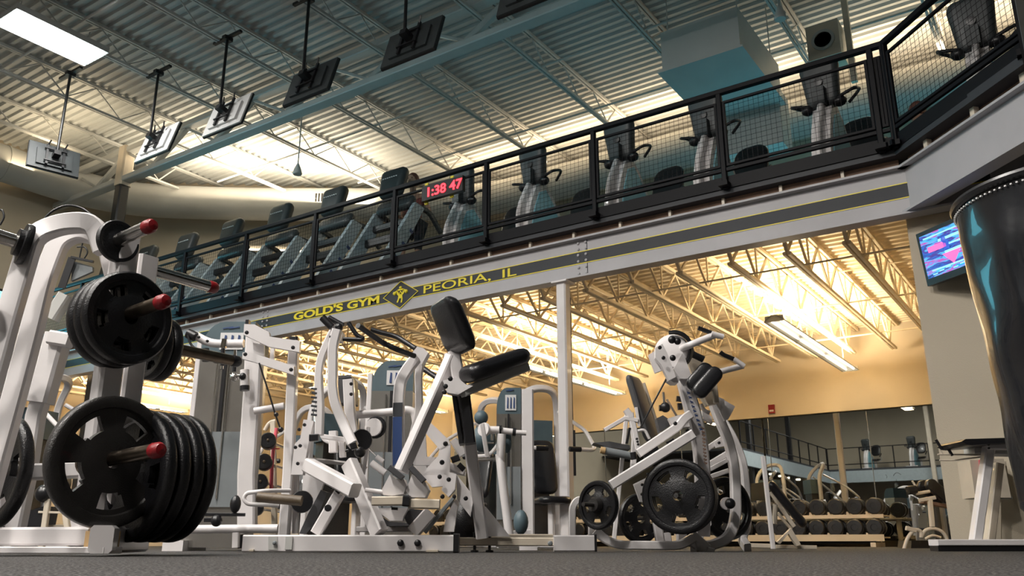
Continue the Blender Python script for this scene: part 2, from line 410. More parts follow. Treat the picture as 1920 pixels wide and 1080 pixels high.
gy = YG-.02
t = thing('steel_girder', 'long grey steel girder with a dark lettered stripe under the mezzanine edge', 'girder', (-7, gy, ZG0))
obj('beam', ibeam((XL, gy, 0), (3.2, gy, 0), ZG0, ZG1, (0, 1, 0), .16), 'girder', t)
wy = gy+.08-.006
m = M(); m.box((-8.7, wy-.002, 3.17), (16.6, .004, .135)); obj('stripe', m, 'charcoal', t, 'charcoal painted stripe')
m = M(); m.box((-8.7, wy-.003, 3.241), (16.6, .004, .009)); m.box((-8.7, wy-.003, 3.099), (16.6, .004, .009)); obj('pinstripe', m, 'yellow', t, 'yellow pinstripes')
xg0, xg1 = PY(552, 590, wy).x, PY(712, 560, wy).x
m = M(); put_text(m, "GOLD'S GYM", (xg0, wy-.006, 3.115), X, Z, xg1-xg0, .115, .036); obj('lettering', m, 'yellow', t, 'bold yellow capital letters on the stripe')
xp0, xp1 = PY(795, 545, wy).x, PY(969, 503, wy).x
m = M(); put_text(m, "PEORIA,", (xp0, wy-.006, 3.104), X, Z, PY(921, 515, wy).x-xp0, .122, .005); obj('lettering', m, 'yellow', t, 'thin yellow capital letters on the stripe')
m = M(); xq = PY(943, 509, wy).x; put_text(m, "IL", (xq, wy-.006, 3.115), X, Z, xp1-xq, .105, .006); obj('lettering', m, 'yellow', t, 'two thin yellow capital letters at the end of the words')
xd = PY(752, 551, wy).x
m = M(); m.prism([(xd-.30, wy-.004, 3.17), (xd, wy-.004, 2.985), (xd+.30, wy-.004, 3.17), (xd, wy-.004, 3.355)], (0, -.004, 0)); dm = obj('diamond_sign', m, 'charcoal', t, 'dark diamond with a yellow emblem')
m = M()
def dq(a, b): return V((xd+a, wy-.012, 3.17+b))
for p in ([(-.09, .045), (-.03, .07), (.03, .07), (.09, .045)], [(-.05, .065), (-.05, .02), (-.02, -.01), (-.03, -.06), (-.05, -.10)], [(.05, .065), (.05, .02), (.02, -.01), (.03, -.06), (.02, -.11)], [(0, .05), (0, -.05)], [(-.03, .02), (.03, .02)]):
    m.sweep([dq(*q) for q in p], rect(.022, .006, 0), Y)
m.ball(dq(0, .095), .022, 8, 6); m.ball(dq(-.10, .03), .026, 8, 6); m.ball(dq(.10, .03), .026, 8, 6)
obj('emblem', m, 'yellow', dm)
m = M()
for o in ((-.27, .0), (.27, 0)): pass
m.sweep([dq(-.30, 0), dq(0, .185), dq(.30, 0), dq(0, -.185)], rect(.008, .004, 0), Y, closed=True); obj('sign_border', m, 'yellow', dm)
# splice plate bolts
for px, py in ((1092, 480), (497, 603)):
    x = PY(px, py, wy).x
    for dx in (-.05, .05):
        for k in range(6):
            m = M(); m.lathe((x+dx, wy, 2.98+k*.073), (0, -1, 0), [(.017, 0), (.017, .012), (.010, .018)], 8); obj('bolt', m, 'girder', t)
m = M(); m.box((-4.45, wy-.0015, 3.16), (.008, .003, .42)); obj('splice_seam', m, 'charcoal', t)
# brown board and white joist ends between girder and deck
t = thing('edge_board', 'brown timber board running along the mezzanine edge above the girder', 'board', (-7, YG, 3.4))
m = M(); m.box(((XL+C1.x)/2, YG+.10, 3.46), (C1.x-XL, .02, .12)); obj('board', m, 'wood', t)
for i in range(26):
    x = -1.62-.6*i
    m = M(); m.box((x, YG+.07, 3.405), (.10, .06, .012)); m.box((x, YG+.07, 3.45), (.03, .05, .09)); obj('joist_seat', m, 'cream', t)
t = thing('toe_board', 'black toe board along the mezzanine edge below the railing', 'board', (-7, YG, 3.5))
m = M(); m.box(((XL+C1.x)/2, YG-.04, 3.62), (C1.x-XL, .012, .13)); obj('board', m, 'blackpaint', t)
dv = (C2-C1).normalized(); nv = V((.7071, .7071, 0))
# diagonal corner and the wing over the right side of the hall
t = thing('corner_girder', 'grey steel girder of the diagonal mezzanine corner, upper right', 'girder', (C1.x, C1.y, ZG0))
obj('beam', ibeam(C1-nv*.0-dv*.02, C2+dv*.1, ZG0+.02, ZG1, nv, .16), 'girder', t)
m = M(); a, b = C1+nv*.12, C2+nv*.12; m.prism([(a.x, a.y, 3.40), (b.x, b.y, 3.40), (b.x, b.y, 3.52), (a.x, a.y, 3.52)], nv*.02); obj('board', m, 'wood', t, 'brown board above the girder')
for k in (.35, .95, 1.5):
    p = C1+dv*k+nv*.07; m = M(); m.box((p.x, p.y, 3.45), (.05, .05, .1), Matrix.Rotation(-pi/4, 3, 'Z')); obj('joist_seat', m, 'cream', t)
m = M(); a, b = C1-nv*.03, C2-nv*.03; m.prism([(a.x, a.y, 3.555), (b.x, b.y, 3.555), (b.x, b.y, 3.69), (a.x, a.y, 3.69)], nv*.012); obj('toe_board', m, 'blackpaint', t)
t = thing('side_girder', 'grey steel girder of the mezzanine wing over the right side', 'girder', (C2.x, 0, ZG0))
obj('beam', ibeam((C2.x, C2.y+.05, 0), (C2.x, -8.9, 0), ZG0+.02, ZG1, (1, 0, 0), .16), 'teal', t)  # blue-green light is put into the colour of this beam
m = M(); m.box((C2.x+.12, -1, 3.46), (.02, 15.7, .12)); obj('board', m, 'wood', t)
# column under the girder
cp = V((-4.78, YG+.06, 0))
t = thing('mezzanine_column', 'slim white square column standing under the mezzanine girder', 'column', cp)
m = M(); m.bar(cp, cp+Z*ZG0, .125, .125, X); obj('shaft', m, 'white', t)
m = M(); m.box(cp+Z*.01, (.26, .26, .02)); m.box(cp+Z*(ZG0-.01), (.2, .2, .02)); obj('base_plate', m, 'white', t)
m = M(); q = Q(1068, 815, 9.75); m.box(q, (.075, .06, .16), Matrix.Rotation(YAW, 3, 'Z')); obj('switch_box', m, 'greyplastic', t, 'small grey switch box strapped to the column')
# ---- joists and deck under the mezzanine
m = corrug(-17.2, -1.16, YG+.2, WY-.02, 3.42, .15, .04); struct('ceiling_lower', m, 'lowdeck')
for i in range(26):
    x = -1.76-.6*i
    y1 = WY-.05 if x > -11 else 9.6+(x+17.3)*.76
    joist('floor_joist', x, YG+.2, y1, 3.41, 2.92, .42, 'cream open-web steel joist below the mezzanine floor', 'joist', 'mezzanine joists', 'lowdeck', .045, .028)
for y in (9.05, 10.9, 12.8):
    for z in (2.94, 3.36):
        m = M(); m.cyl((-14.3 if y < 12 else -13, y, z), (-1.2, y, z), .011, n=6); single('bridging_rod', m, 'lowdeck', 'thin cream bracing rod across the joists below the mezzanine', 'rod', 'mezzanine bracing rods')
# ---- light fittings
for i, (x, y0, y1) in enumerate(LOWER):
    t = thing('strip_light', ['fluorescent strip light nearest the right pier, hanging under the mezzanine', 'fluorescent strip light hanging under the mezzanine behind the white column', 'fluorescent strip light under the mezzanine behind the black back pad', 'fluorescent strip light under the left end of the mezzanine'][i], 'light', (x, (y0+y1)/2, 2.6))
    m = M(); m.prism([(x-.13, y0, 2.585), (x-.035, y0, 2.66), (x+.035, y0, 2.66), (x+.13, y0, 2.585), (x+.115, y0, 2.585), (x+.03, y0, 2.645), (x-.03, y0, 2.645), (x-.115, y0, 2.585)], (0, y1-y0, 0)); m.box((x, y0+.012, 2.615), (.22, .024, .07)); m.box((x, y1-.012, 2.615), (.22, .024, .07)); obj('housing', m, 'duct', t)
    for k in range(3):
        L_ = (y1-y0)/3
        for s in (-1, 1): m = M(); m.cyl((x+s*.055, y0+k*L_+.06, 2.605), (x+s*.055, y0+(k+1)*L_-.06, 2.605), .014, n=8); obj('lamp_tube', m, 'tube', t)
    for yy in (y0+.4, y1-.4): m = M(); m.cyl((x, yy, 2.66), (x, yy, 3.4), .006, n=6); obj('hanger', m, 'cream', t)
def bay(x, y, label):
    t = thing('high_bay_light', label, 'light', (x, y, 7.0), 0, None)
    m = M(); m.box((x, y, 7.07), (.62, 1.34, .09)); obj('housing', m, 'roof', t)
    m = M()
    for k in range(6): m.cyl((x-.235+.094*k, y-.62, 7.0), (x-.235+.094*k, y+.62, 7.0), .03, n=8)
    obj('lamp_tubes', m, 'bay', t)
    for s in (-1, 1): m = M(); m.cyl((x, y+s*.5, 7.11), (x, y+s*.5, 7.4), .008, n=6); obj('hanger', m, 'joist', t)
bay(*BAYS[0], 'glaring rectangular high bay light hanging from the roof at upper left')
for i, b_ in enumerate(BAYS[1:]): bay(*b_, ['high bay light above the rowing machine, over the camera', 'high bay light left of the one over the camera', 'high bay light nearest the mezzanine wing, behind the camera', 'high bay light in the middle behind the camera', 'high bay light on the left behind the camera', 'high bay light far back by the front wall, right one', 'high bay light far back by the front wall, left one'][i])
# ================================================================ railing
def rail_run(t, posts, nrm, z0=3.58, zt=4.68):
    # posts: plan points in order; rails, mesh bays and posts between them
    nrm = V(nrm)
    a, b = posts[0], posts[-1]
    m = M(); m.sweep([V((a.x, a.y, zt-.03)), V((b.x, b.y, zt-.03))], rect(.06, .06), Z); obj('top_rail', m, 'blackpaint', t)
    m = M(); m.sweep([V((a.x, a.y, z0+.17)), V((b.x, b.y, z0+.17))], rect(.035, .04), Z); obj('bottom_rail', m, 'blackpaint', t)
    for p in posts:
        m = M(); m.bar((p.x, p.y, z0-.04), (p.x, p.y, zt-.05), .055, .055, nrm); o = obj('post', m, 'blackpaint', t)
        m = M(); q = p-nrm*.04; m.box((q.x, q.y, z0-.0), (.10, .10, .05), Matrix.Rotation(math.atan2(nrm.x, -nrm.y)+pi, 3, 'Z')); obj('post_shoe', m, 'blackpaint', o)
    for i in range(len(posts)-1):
        p, q = posts[i], posts[i+1]; d = (q-p).normalized(); p = p+d*.045; q = q-d*.045; L = (q-p).length
        m = M(); za, zb = z0+.22, zt-.16
        c = [V((p.x, p.y, za)), V((q.x, q.y, za)), V((q.x, q.y, zb)), V((p.x, p.y, zb))]
        m.sweep(c, rect(.03, .03), nrm, closed=True); fr = obj('panel_frame', m, 'blackpaint', t)
        m = M(); n = int(L/.052)
        for k in range(1, n): 
            s_ = p+d*(L*k/n); m.sweep([(s_.x, s_.y, za), (s_.x, s_.y, zb)], circ(.0022, 3))
        n = int((zb-za)/.052)
        for k in range(1, n):
            z = za+(zb-za)*k/n; m.sweep([(p.x, p.y, z), (q.x, q.y, z)], circ(.0022, 3))
        obj('wire_mesh', m, 'blackpaint', fr)
R0 = V((-1.10, YG-.06, 0)); R1 = V((.06, 6.86, 0))
t = thing('guard_railing', 'black steel railing with wire mesh panels along the mezzanine edge', 'railing', (-7, YG, 3.58))
rail_run(t, [V((-17.2, YG-.06, 0))]+[V((-1.22-1.523*i, YG-.06, 0)) for i in range(10, -1, -1)]+[R0], (0, 1, 0))
t = thing('guard_railing', 'black steel railing with wire mesh on the diagonal mezzanine corner, upper right', 'railing', (R0.x, R0.y, 3.58))
rail_run(t, [R0+dv*.02, R1], (.7071, .7071, 0))
t = thing('guard_railing', 'black steel railing along the mezzanine wing over the right side', 'railing', (R1.x, 0, 3.58))
rail_run(t, [R1+V((0, -.02-1.5*i, 0)) for i in range(11)], (1, 0, 0))
# ================================================================ televisions hung from the roof
def roof_tv(x, y, z, yaw, tilt, w_, h, label, mt, ptop=7.345, scr='tvteal'):
    t = thing('television', label, 'television', (x, y, z), yaw, None)
    R = Matrix.Rotation(yaw, 3, 'Z') @ Matrix.Rotation(tilt, 3, 'X'); c = V((x, y, z))   # screen looks along +Y of its own frame
    P = lambda a, b, d: c+R@V((a, d, b))
    m = M(); m.box(c, (w_, .05, h), R); m.box(P(0, -.02, -.035), (w_*.7, .04, h*.62), R); obj('casing', m, mt, t)
    m = M(); m.box(P(0, .0, .012), (w_+.012, .032, h+.012), R); obj('front_frame', m, 'black', t)
    m = M(); m.box(P(0, .01, .0295), (w_-.07, .004, h-.09), R); obj('screen', m, scr, t)
    m = M()
    for a in (-.12, .12): m.box(P(a, .02, -.075), (.035, .03, h*.8), R)
    for b in (-.1, .12): m.box(P(0, b, -.09), (.32, .03, .02), R)
    m.box(P(0, .02, -.13), (.10, .14, .08), R)
    for a in (-.12, .12): m.cyl(P(a, h*.38, -.075), P(a+.03, h*.38+.09, -.12), .012, n=6)
    br = obj('bracket', m, 'black', t)
    k = P(0, .03, -.16)
    m = M(); m.cyl(k, (k.x, k.y, ptop), .022, n=10); m.cyl((k.x, k.y, ptop-.06), (k.x, k.y, ptop), .035, n=10); obj('pole', m, 'black', t)
    m = M(); m.box((k.x, k.y, ptop-.03), (.62, .05, .04)); m.box((k.x, k.y, ptop-.05), (.08, .14, .06)); obj('ceiling_clamp', m, 'black', t)
    return t
names = ['pale-backed television hanging from the roof, second from the left, seen from behind', 'television with a pale reflecting back, third from the left under the roof',
         'black television hanging from the roof, fourth from the left', 'black television hanging from the roof, fifth from the left', 'television cut off by the top edge, just right of centre',
         'television hanging beyond the top edge of the photo on the right', 'last television on the right of the roof row']
for i, (px, py) in enumerate([(296, 268), (427, 217), (583, 155), (773, 81), (998, -22)]):
    p = PY(px, py, 7.0); roof_tv(p.x, 7.0, p.z, 0, radians(-16), .86, .56, names[i], 'label' if i in (0, 1) else 'darkplastic')  # first two casings are painted pale to stand for reflected light
p = Q(101, 299, 12.3); roof_tv(p.x, p.y, p.z, radians(76.4+0), radians(-12), .74, .46, 'television at far left turned sideways, its dark back towards the room', 'darkplastic')
# television on the pier
wd = (rt*.326-hd*.945).normalized(); c = Q(1728, 488, 7.3)+wd*.42
yaw = math.atan2(wd.y, wd.x)
t = thing('television', 'television on a bracket under the mezzanine corner, showing blue and red sports graphics', 'television', c, yaw)
R = Matrix.Rotation(yaw, 3, 'Z') @ Matrix.Rotation(radians(6), 3, 'X'); P = lambda a, b, d: c+R@V((a, d, b))
w_, h = .84, .49
m = M(); m.box(P(0, 0, .03), (w_, .06, h), R); obj('casing', m, 'black', t)
sw = (-.002)
m = M(); m.box(P(0, .01, -.002), (w_-.06, .004, h-.10), R); sc = obj('screen', m, 'tvblue', t)
m = M()
for k, (a, b, l) in enumerate(((-.1, .17, .5), (.08, .11, .55), (-.05, .05, .4), (.1, -.01, .5), (-.15, -.13, .35))): m.box(P(a, b, -.005), (l, .002, .012+.01*(k % 2)), R)
for k in range(9): m.box(P(-.3+.075*k, -.165+.012*(k % 3), -.005), (.05, .002, .008), R)
mat('glowblue', (.1, .5, .9), .4, emit=(.25, .75, 1), estr=1.3); mat('glowpink', (.8, .1, .3), .4, emit=(.95, .12, .38), estr=1.1); mat('glowwhite', (.9, .95, 1), .4, emit=(.75, .98, .85), estr=1.3)
mat('glownavy', (.02, .05, .3), .4, emit=(.03, .10, .50), estr=.9)
obj('screen_bars', m, 'glowblue', sc)
m = M(); m.box(P(.12, .155, -.006), (.16, .002, .045), R); m.box(P(-.22, .06, -.006), (.2, .002, .05), R)
m.prism([P(-.18, -.02, -.006), P(.02, -.02, -.006), P(-.08, -.13, -.006)], R@V((0, -.002, 0))); obj('screen_patch', m, 'glowpink', sc)
m = M(); m.ball(P(-.12, .10, -.004), .035, 8, 6, (1, .2, 1)); m.box(P(-.12, .05, -.006), (.06, .002, .08), R); obj('screen_figure', m, 'glownavy', sc)
m = M(); put_text(m, 'SC', P(.06, -.115, -.008), wd, R@Z, .26, .085, .01); obj('screen_letters', m, 'glowwhite', sc)
m = M(); m.box(P(0, .0, .09), (.3, .06, .2), R); m.cyl(P(0, 0, .1), P(0, 0, .1)+V((0, .42, .1)), .02); m.cyl(P(0, .02, .1), (c.x+.02, c.y+.1, 2.92), .018); obj('bracket', m, 'black', t)
# ================================================================ LED clock
t = thing('led_clock', 'long black clock with red glowing digits fixed to the mezzanine railing', 'clock', PY(825, 355, 7.86), 0)
a, b = PY(792, 366, 7.86), PY(868, 341, 7.86); cz = (a.z+b.z)/2
m = M(); m.box(((a.x+b.x)/2, 7.88, cz), (b.x-a.x, .06, .21)); obj('case', m, 'black', t)
m = M(); put_text(m, '1:38 47', (a.x+.10, 7.846, cz-.065), X, Z, (b.x-a.x)*.84, .13, .012); obj('digits', m, 'led', t, 'red glowing digits')
m = M()
for x in (a.x+.02, b.x-.22): m.box((x, 7.92, cz+.02), (.05, .02, .30))
obj('strap', m, 'yellow', t, 'yellow fixing strap')
# ================================================================ treadmills
def treadmill(x, y, label, group):
    t = thing('treadmill', label, 'treadmill', (x, y, 3.58), 0, group); B = V((x, y, 3.58))
    L = lambda a, b, c: B+V((a, b, c))
    m = M(); m.prism([L(-.42, .05, .02), L(-.42, .75, .02), L(-.42, .75, .18), L(-.42, .45, .30), L(-.42, .05, .20)], (.84, 0, 0)); obj('motor_hood', m, 'greyplastic', t)
    m = M(); m.box(L(0, 1.35, .12), (.80, 1.3, .12)); obj('deck', m, 'darkplastic', t)
    for s in (-1, 1):
        m = M(); m.box(L(s*.42, 1.35, .19), (.09, 1.3, .035)); obj('side_rail', m, 'greyplastic', t)
        m = M(); x0 = s*.40
        m.prism([L(x0-.035, .02, .10), L(x0-.035, .30, .10), L(x0-.035, 1.0, 1.33), L(x0-.035, .80, 1.37)], (.07, 0, 0)); up = obj('upright', m, 'teal', t, 'wide slanting upright')
        m = M()
        for k in range(3):
            f = .3+.22*k; m.box(L(x0+s*.04, .18+.72*f, .10+1.1*f-.04), (.006, .07, .05), Matrix.Rotation(radians(-32), 3, 'X'))
        obj('upright_badge', m, 'navy', up)
        m = M(); m.sweep(fillet([L(s*.36, .85, 1.36), L(s*.40, 1.15, 1.34), L(s*.40, 1.45, 1.08)], .12), rect(.06, .07)); obj('handrail', m, 'darkplastic', t)
    m = M(); m.bar(L(-.4, .62, .80), L(.4, .62, .80), .07, .12); m.bar(L(-.4, .78, 1.08), L(.4, .78, 1.08), .09, .10); obj('cross_bar', m, 'black', t)
    m = M(); m.pad(L(0, .84, 1.42), X, (0, .5, .87), (0, -.87, .5), .74, .26, .14, .4); obj('console', m, 'darkplastic', t)
    m = M(); m.pad(L(0, .76, 1.76), X, (0, .22, 1), (0, -1, .22), .50, .50, .18, .16, taper=.88); cw = obj('console_hood', m, 'darkplastic', t)
    m = M()
    for k in range(7): m.box(L(-.13+.044*k, 0.672, 1.83), (.026, .01, .014))
    obj('hood_badge', m, 'label', cw)
    return t
tx = [(350, 462), (436, 430), (525, 405), (625, 372), (737, 340)]
xs = [-14.65, -13.4, -12.12, -10.86, -9.58, -8.30]
lbl = ['treadmill at the left end of the mezzanine row, beside the weight tree', 'second treadmill from the left on the mezzanine', 'third treadmill from the left on the mezzanine', 'treadmill on the mezzanine, fourth in the row, above the lettering', 'treadmill with its dark hood above the rail, left of the last one', 'treadmill beside the red clock, rightmost of the row']
for x, l in zip(xs, lbl): treadmill(x, 8.22, l, 'treadmills along the mezzanine edge')
treadmill(-15.9, 8.22, 'treadmill hidden behind the weight tree at the end of the row', 'treadmills along the mezzanine edge')
# ================================================================ recumbent bikes
def bike(x, y, yaw, label, group='recumbent bikes along the mezzanine edge'):
    t = thing('recumbent_bike', label, 'exercise bike', (x, y, 3.58), yaw, group); Rz = Matrix.Rotation(yaw, 3, 'Z'); B = V((x, y, 3.58))
    L = lambda a, b, c: B+Rz@V((a, b, c))
    D = lambda v: Rz@V(v)
    m = M(); m.sweep([L(0, -.1, .05), L(0, 1.95, .05)], rect(.10, .07)); m.box(L(0, -.08, .03), (.55, .08, .05), Rz); m.box(L(0, 1.92, .03), (.55, .08, .05), Rz); obj('base_rail', m, 'white', t)
    arch = [(-.04, .06), (.78, .06), (.74, .34), (.62, .62), (.46, .84), (.30, .98), (.14, .90), (.02, .62), (-.05, .34)]
    m = M(); m.prism([L(-.10, a, b) for a, b in arch], D((.20, 0, 0))); sh = obj('shroud', m, 'white', t)
    m = M(); m.prism([L(.101, .36+(a-.36)*.82, .09+(b-.09)*.88) for a, b in arch], D((.012, 0, 0))); m.prism([L(-.113, .36+(a-.36)*.82, .09+(b-.09)*.88) for a, b in arch], D((.012, 0, 0))); obj('shroud_panel', m, 'tealpanel', sh, 'blue-green side panel')
    m = M(); m.sweep([L(.12, .15, .22), L(.12, .32, .30), L(.12, .46, .20)], rect(.008, .03, 0)); m.sweep([L(.12, .2, .16), L(.12, .4, .2)], rect(.008, .02, 0)); obj('shroud_decal', m, 'pink', sh)
    m = M(); m.lathe(L(.13, .36, .28), D((1, 0, 0)), [(.05, 0), (.05, .03)], 12); m.bar(L(.16, .36, .28), L(.16, .30, .14), .03, .02); m.box(L(.21, .30, .12), (.10, .06, .10), Rz); m.bar(L(-.14, .36, .28), L(-.14, .42, .42), .03, .02); m.box(L(-.20, .42, .44), (.10, .06, .10), Rz); obj('pedal_crank', m, 'black', t)
    m = M(); m.sweep(fillet([L(0, -.06, .05), L(0, -.10, .45), L(0, .10, .85), L(0, .22, 1.05)], .3, 6), rect(.15, .06, .015)); obj('mast', m, 'white', t)
    m = M(); m.pad(L(0, .20, 1.20), D((1, 0, 0)), D((0, -.12, 1)), D((0, -1, -.12)), .42, .56, .15, .22, taper=.82); m.box(L(0, .10, 1.02), (.12, .09, .2), Rz); co = obj('console', m, 'darkplastic', t)
    m = M(); m.lathe(L(0, .115, 1.20), D((0, -1, -.1)), [(.045, 0), (.045, .012), (.03, .014)], 16); obj('console_badge', m, 'black', co)
    for s in (-1, 1):
        m = M(); m.ball(L(s*.17, .20, .95), .075, 10, 8, (1, .8, .8)); obj('cup_holder', m, 'black', co)
        m = M(); m.sweep(fillet([L(s*.17, .16, .98), L(s*.34, .14, 1.02), L(s*.36, .34, 1.10), L(s*.2, .42, 1.02)], .08, 4), circ(.018, 8)); obj('grip', m, 'black', t)
    m = M(); m.bar(L(0, 1.15, .1), L(0, 1.15, .42), .09, .06); m.sweep(fillet([L(-.34, .95, .66), L(-.30, 1.15, .45), L(.30, 1.15, .45), L(.34, .95, .66)], .1), circ(.018, 8)); sf = obj('seat_frame', m, 'white', t)
    m = M(); m.pad(L(0, 1.12, .52), D((1, 0, 0)), D((0, 1, .1)), D((0, -.1, 1)), .46, .40, .09, .35); obj('seat', m, 'vinyl', t)
    m = M(); m.pad(L(0, 1.33, 1.0), D((1, 0, 0)), D((0, .25, 1)), D((0, -1, .25)), .46, .56, .09, .35); obj('backrest', m, 'vinyl', t)
    for s in (-1, 1): m = M(); m.cyl(L(s*.34, .88, .64), L(s*.34, 1.10, .80), .026, n=8); obj('seat_grip', m, 'black', sf)
    return t
for x, l in zip((-6.72, -5.55, -4.28, -3.16, -1.86), ('recumbent bike directly behind the red clock', 'recumbent bike right of the clock, seat showing at its right', 'third recumbent bike from the clock, above the bolted girder splice', 'recumbent bike below the hanging grey duct box', 'recumbent bike with a broad white mast near the mezzanine corner')):
    bike(x, 8.45, radians(-6), l)
q = Q(1765, 215, 8.3); bike(-.36, 8.12, radians(-8), 'recumbent bike behind the diagonal corner railing, upper right')
# second row of machines further back, only tops and seats show
for x, l in ((-6.3, 'dark recumbent bike in the back row behind the clock'), (-3.9, 'dark recumbent bike in the back row behind the middle of the rail')):
    bike(x, 12.9, radians(176), l, 'recumbent bikes in the back row')
# ================================================================ air handling box and ducts over the mezzanine
t = thing('duct_box', 'large boxy grey air duct hanging from the roof above the right end of the mezzanine', 'duct', (-3.6, 10.9, 6.2))
m = M(); m.prism([(-4.12, 9.75, 6.25), (-3.02, 9.75, 6.25), (-3.02, 11.5, 6.25), (-4.12, 11.5, 6.25)], (0, 0, .62)); obj('box', m, 'duct', t)
m = M(); m.box((-3.57, 10.62, 6.235), (1.2, 1.85, .03)); obj('flange', m, 'duct', t)
m = M(); m.box((-3.5, 11.7, 6.05), (.9, .5, .9)); obj('branch', m, 'duct', t)
for dx in (-.5, .5):
    for yy in (9.9, 11.3): m = M(); m.cyl((-3.57+dx, yy, 6.87), (-3.57+dx, yy, 7.8), .008, n=6); obj('hanger', m, 'joist', t)
t = thing('exhaust_fan', 'small pale box unit under the roof right of the large duct box', 'fan', (-2.2, 11.2, 6.5))
m = M(); m.box((-2.3, 11.5, 6.9), (.45, .5, .55)); obj('housing', m, 'cream', t)
m = M(); m.lathe((-2.3, 11.25, 6.9), (0, -1, 0), [(.16, 0), (.16, .02), (.12, .02), (.12, .0)], 20); obj('vent_ring', m, 'duct', t)
m = M(); m.box((-2.0, 11.5, 7.0), (.08, .08, 1.5)); obj('support', m, 'cream', t)
for px, py, d, l in ((558, 318, 13, 'small bell-shaped lamp hanging under the roof, left of centre'), (1462, 25, 9.5, 'round lamp hanging under the roof at upper right')):
    q = Q(px, py, d); t = thing('pendant_lamp', l, 'lamp', q)
    m = M(); m.lathe(q, Z, [(.07, -.09), (.08, -.07), (.055, .02), (.025, .09), (.012, .12)], 18); obj('shade', m, 'duct', t)
    m = M(); m.cyl(q+Z*.10, (q.x, q.y, 7.81), .012, n=6); obj('stem', m, 'joist', t)
# long strip light on the far wall below the duct
a = V((-14.75, 10.75, 6.1)); b = V((-13.35, 11.93, 6.1)); n_ = V((.62, -.78, 0))
pa, pb = PZ(303, 442, 6.0), PZ(445, 452, 6.0)
t = thing('wall_light', 'long pale strip light on the far corner wall below the round duct', 'light', (a+b)/2)
m = M(); m.bar(a, b, .08, .10, Z); obj('housing', m, 'cream', t)
m = M(); m.cyl(a+n_*.07-Z*.05, b+n_*.07-Z*.05, .02, n=8); obj('lamp_tube', m, 'tube', t)
for x, y, z in ((-12.3, 9.4, 4.75), (-8.55, 9.6, 4.95)): pass
# ================================================================ traced positions: (x, y) read in an enlarged crop of the hall
FR = {'a': (440, 580, 6.75), 'b': (660, 580, 6.75), 'c': (440, 730, 6.75), 'e': (660, 730, 6.75), 'f': (440, 880, 6.75), 'g': (660, 880, 6.75),
      'h': (880, 700, 6.75), 'i': (880, 860, 6), 'j': (1180, 600, 6.75), 'k': (1080, 740, 6.75), 'l': (1240, 740, 6.75), 'm': (1060, 880, 6.75),
      'n': (1260, 880, 6.75), 'o': (330, 590, 6.75), 'p': (0, 0, 1), 'q': (1380, 780, 3.857), 'r': (1720, 800, 4.32), 's': (0, 380, 4.5), 't': (0, 560, 4.91), 'u': (0, 780, 3.857), 'w': (0, 620, 2.348)}
def F(fr, x, y, d): a, b, s = FR[fr]; return Q(a+x/s, b+y/s, d)
def path(fr, pts, d, bend=0):
    n = len(pts); out = []
    for i, p in enumerate(pts):
        dd = p[2] if len(p) > 2 else (d if not isinstance(d, (tuple, list)) else d[0]+(d[1]-d[0])*i/(n-1))
        f_ = p[3] if len(p) > 3 else fr
        out.append(F(f_, p[0], p[1], dd))
    return fillet(out, bend) if bend and n > 2 else out
def md(d): return d if not isinstance(d, (tuple, list)) else (d[0]+d[1])/2
def sq(mb, fr, pts, w, d, h=None, bend=0, up=None):      # square tube, w pixels wide in the full photo
    k = md(d)/1670.; mb.sweep(path(fr, pts, d, bend), rect((h or w)*k, w*k), up if up is not None else None); return mb
def sqf(mb, fr, pts, w, d, h=None, bend=0):               # the broad side faces the hall
    k = md(d)/1670.; mb.sweep(path(fr, pts, d, bend), rect(w*k, (h or w)*k), -hd); return mb
def rd(mb, fr, pts, w, d, bend=0, n=12): mb.sweep(path(fr, pts, d, bend), circ(w/2*md(d)/1670., n)); return mb
def slab(mb, fr, pts, d, th):                             # steel plate cut to an outline
    mb.prism(path(fr, pts, d), hd*th); return mb
def boltm(fr, x, y, d, r=5, n=None, mb=None):
    mb = mb or M(); k = d/1670.; q = F(fr, x, y, d); mb.lathe(q, n or -hd, [(r*k, -.002), (r*k, .006), (r*.6*k, .011), (.0001, .012)], 8); return mb
def bolts(par, fr, pts, d, r=4, name='bolt', mt='black'):
    for p in pts: obj(name, boltm(fr, p[0], p[1], p[2] if len(p) > 2 else d-.04, r), mt, par)
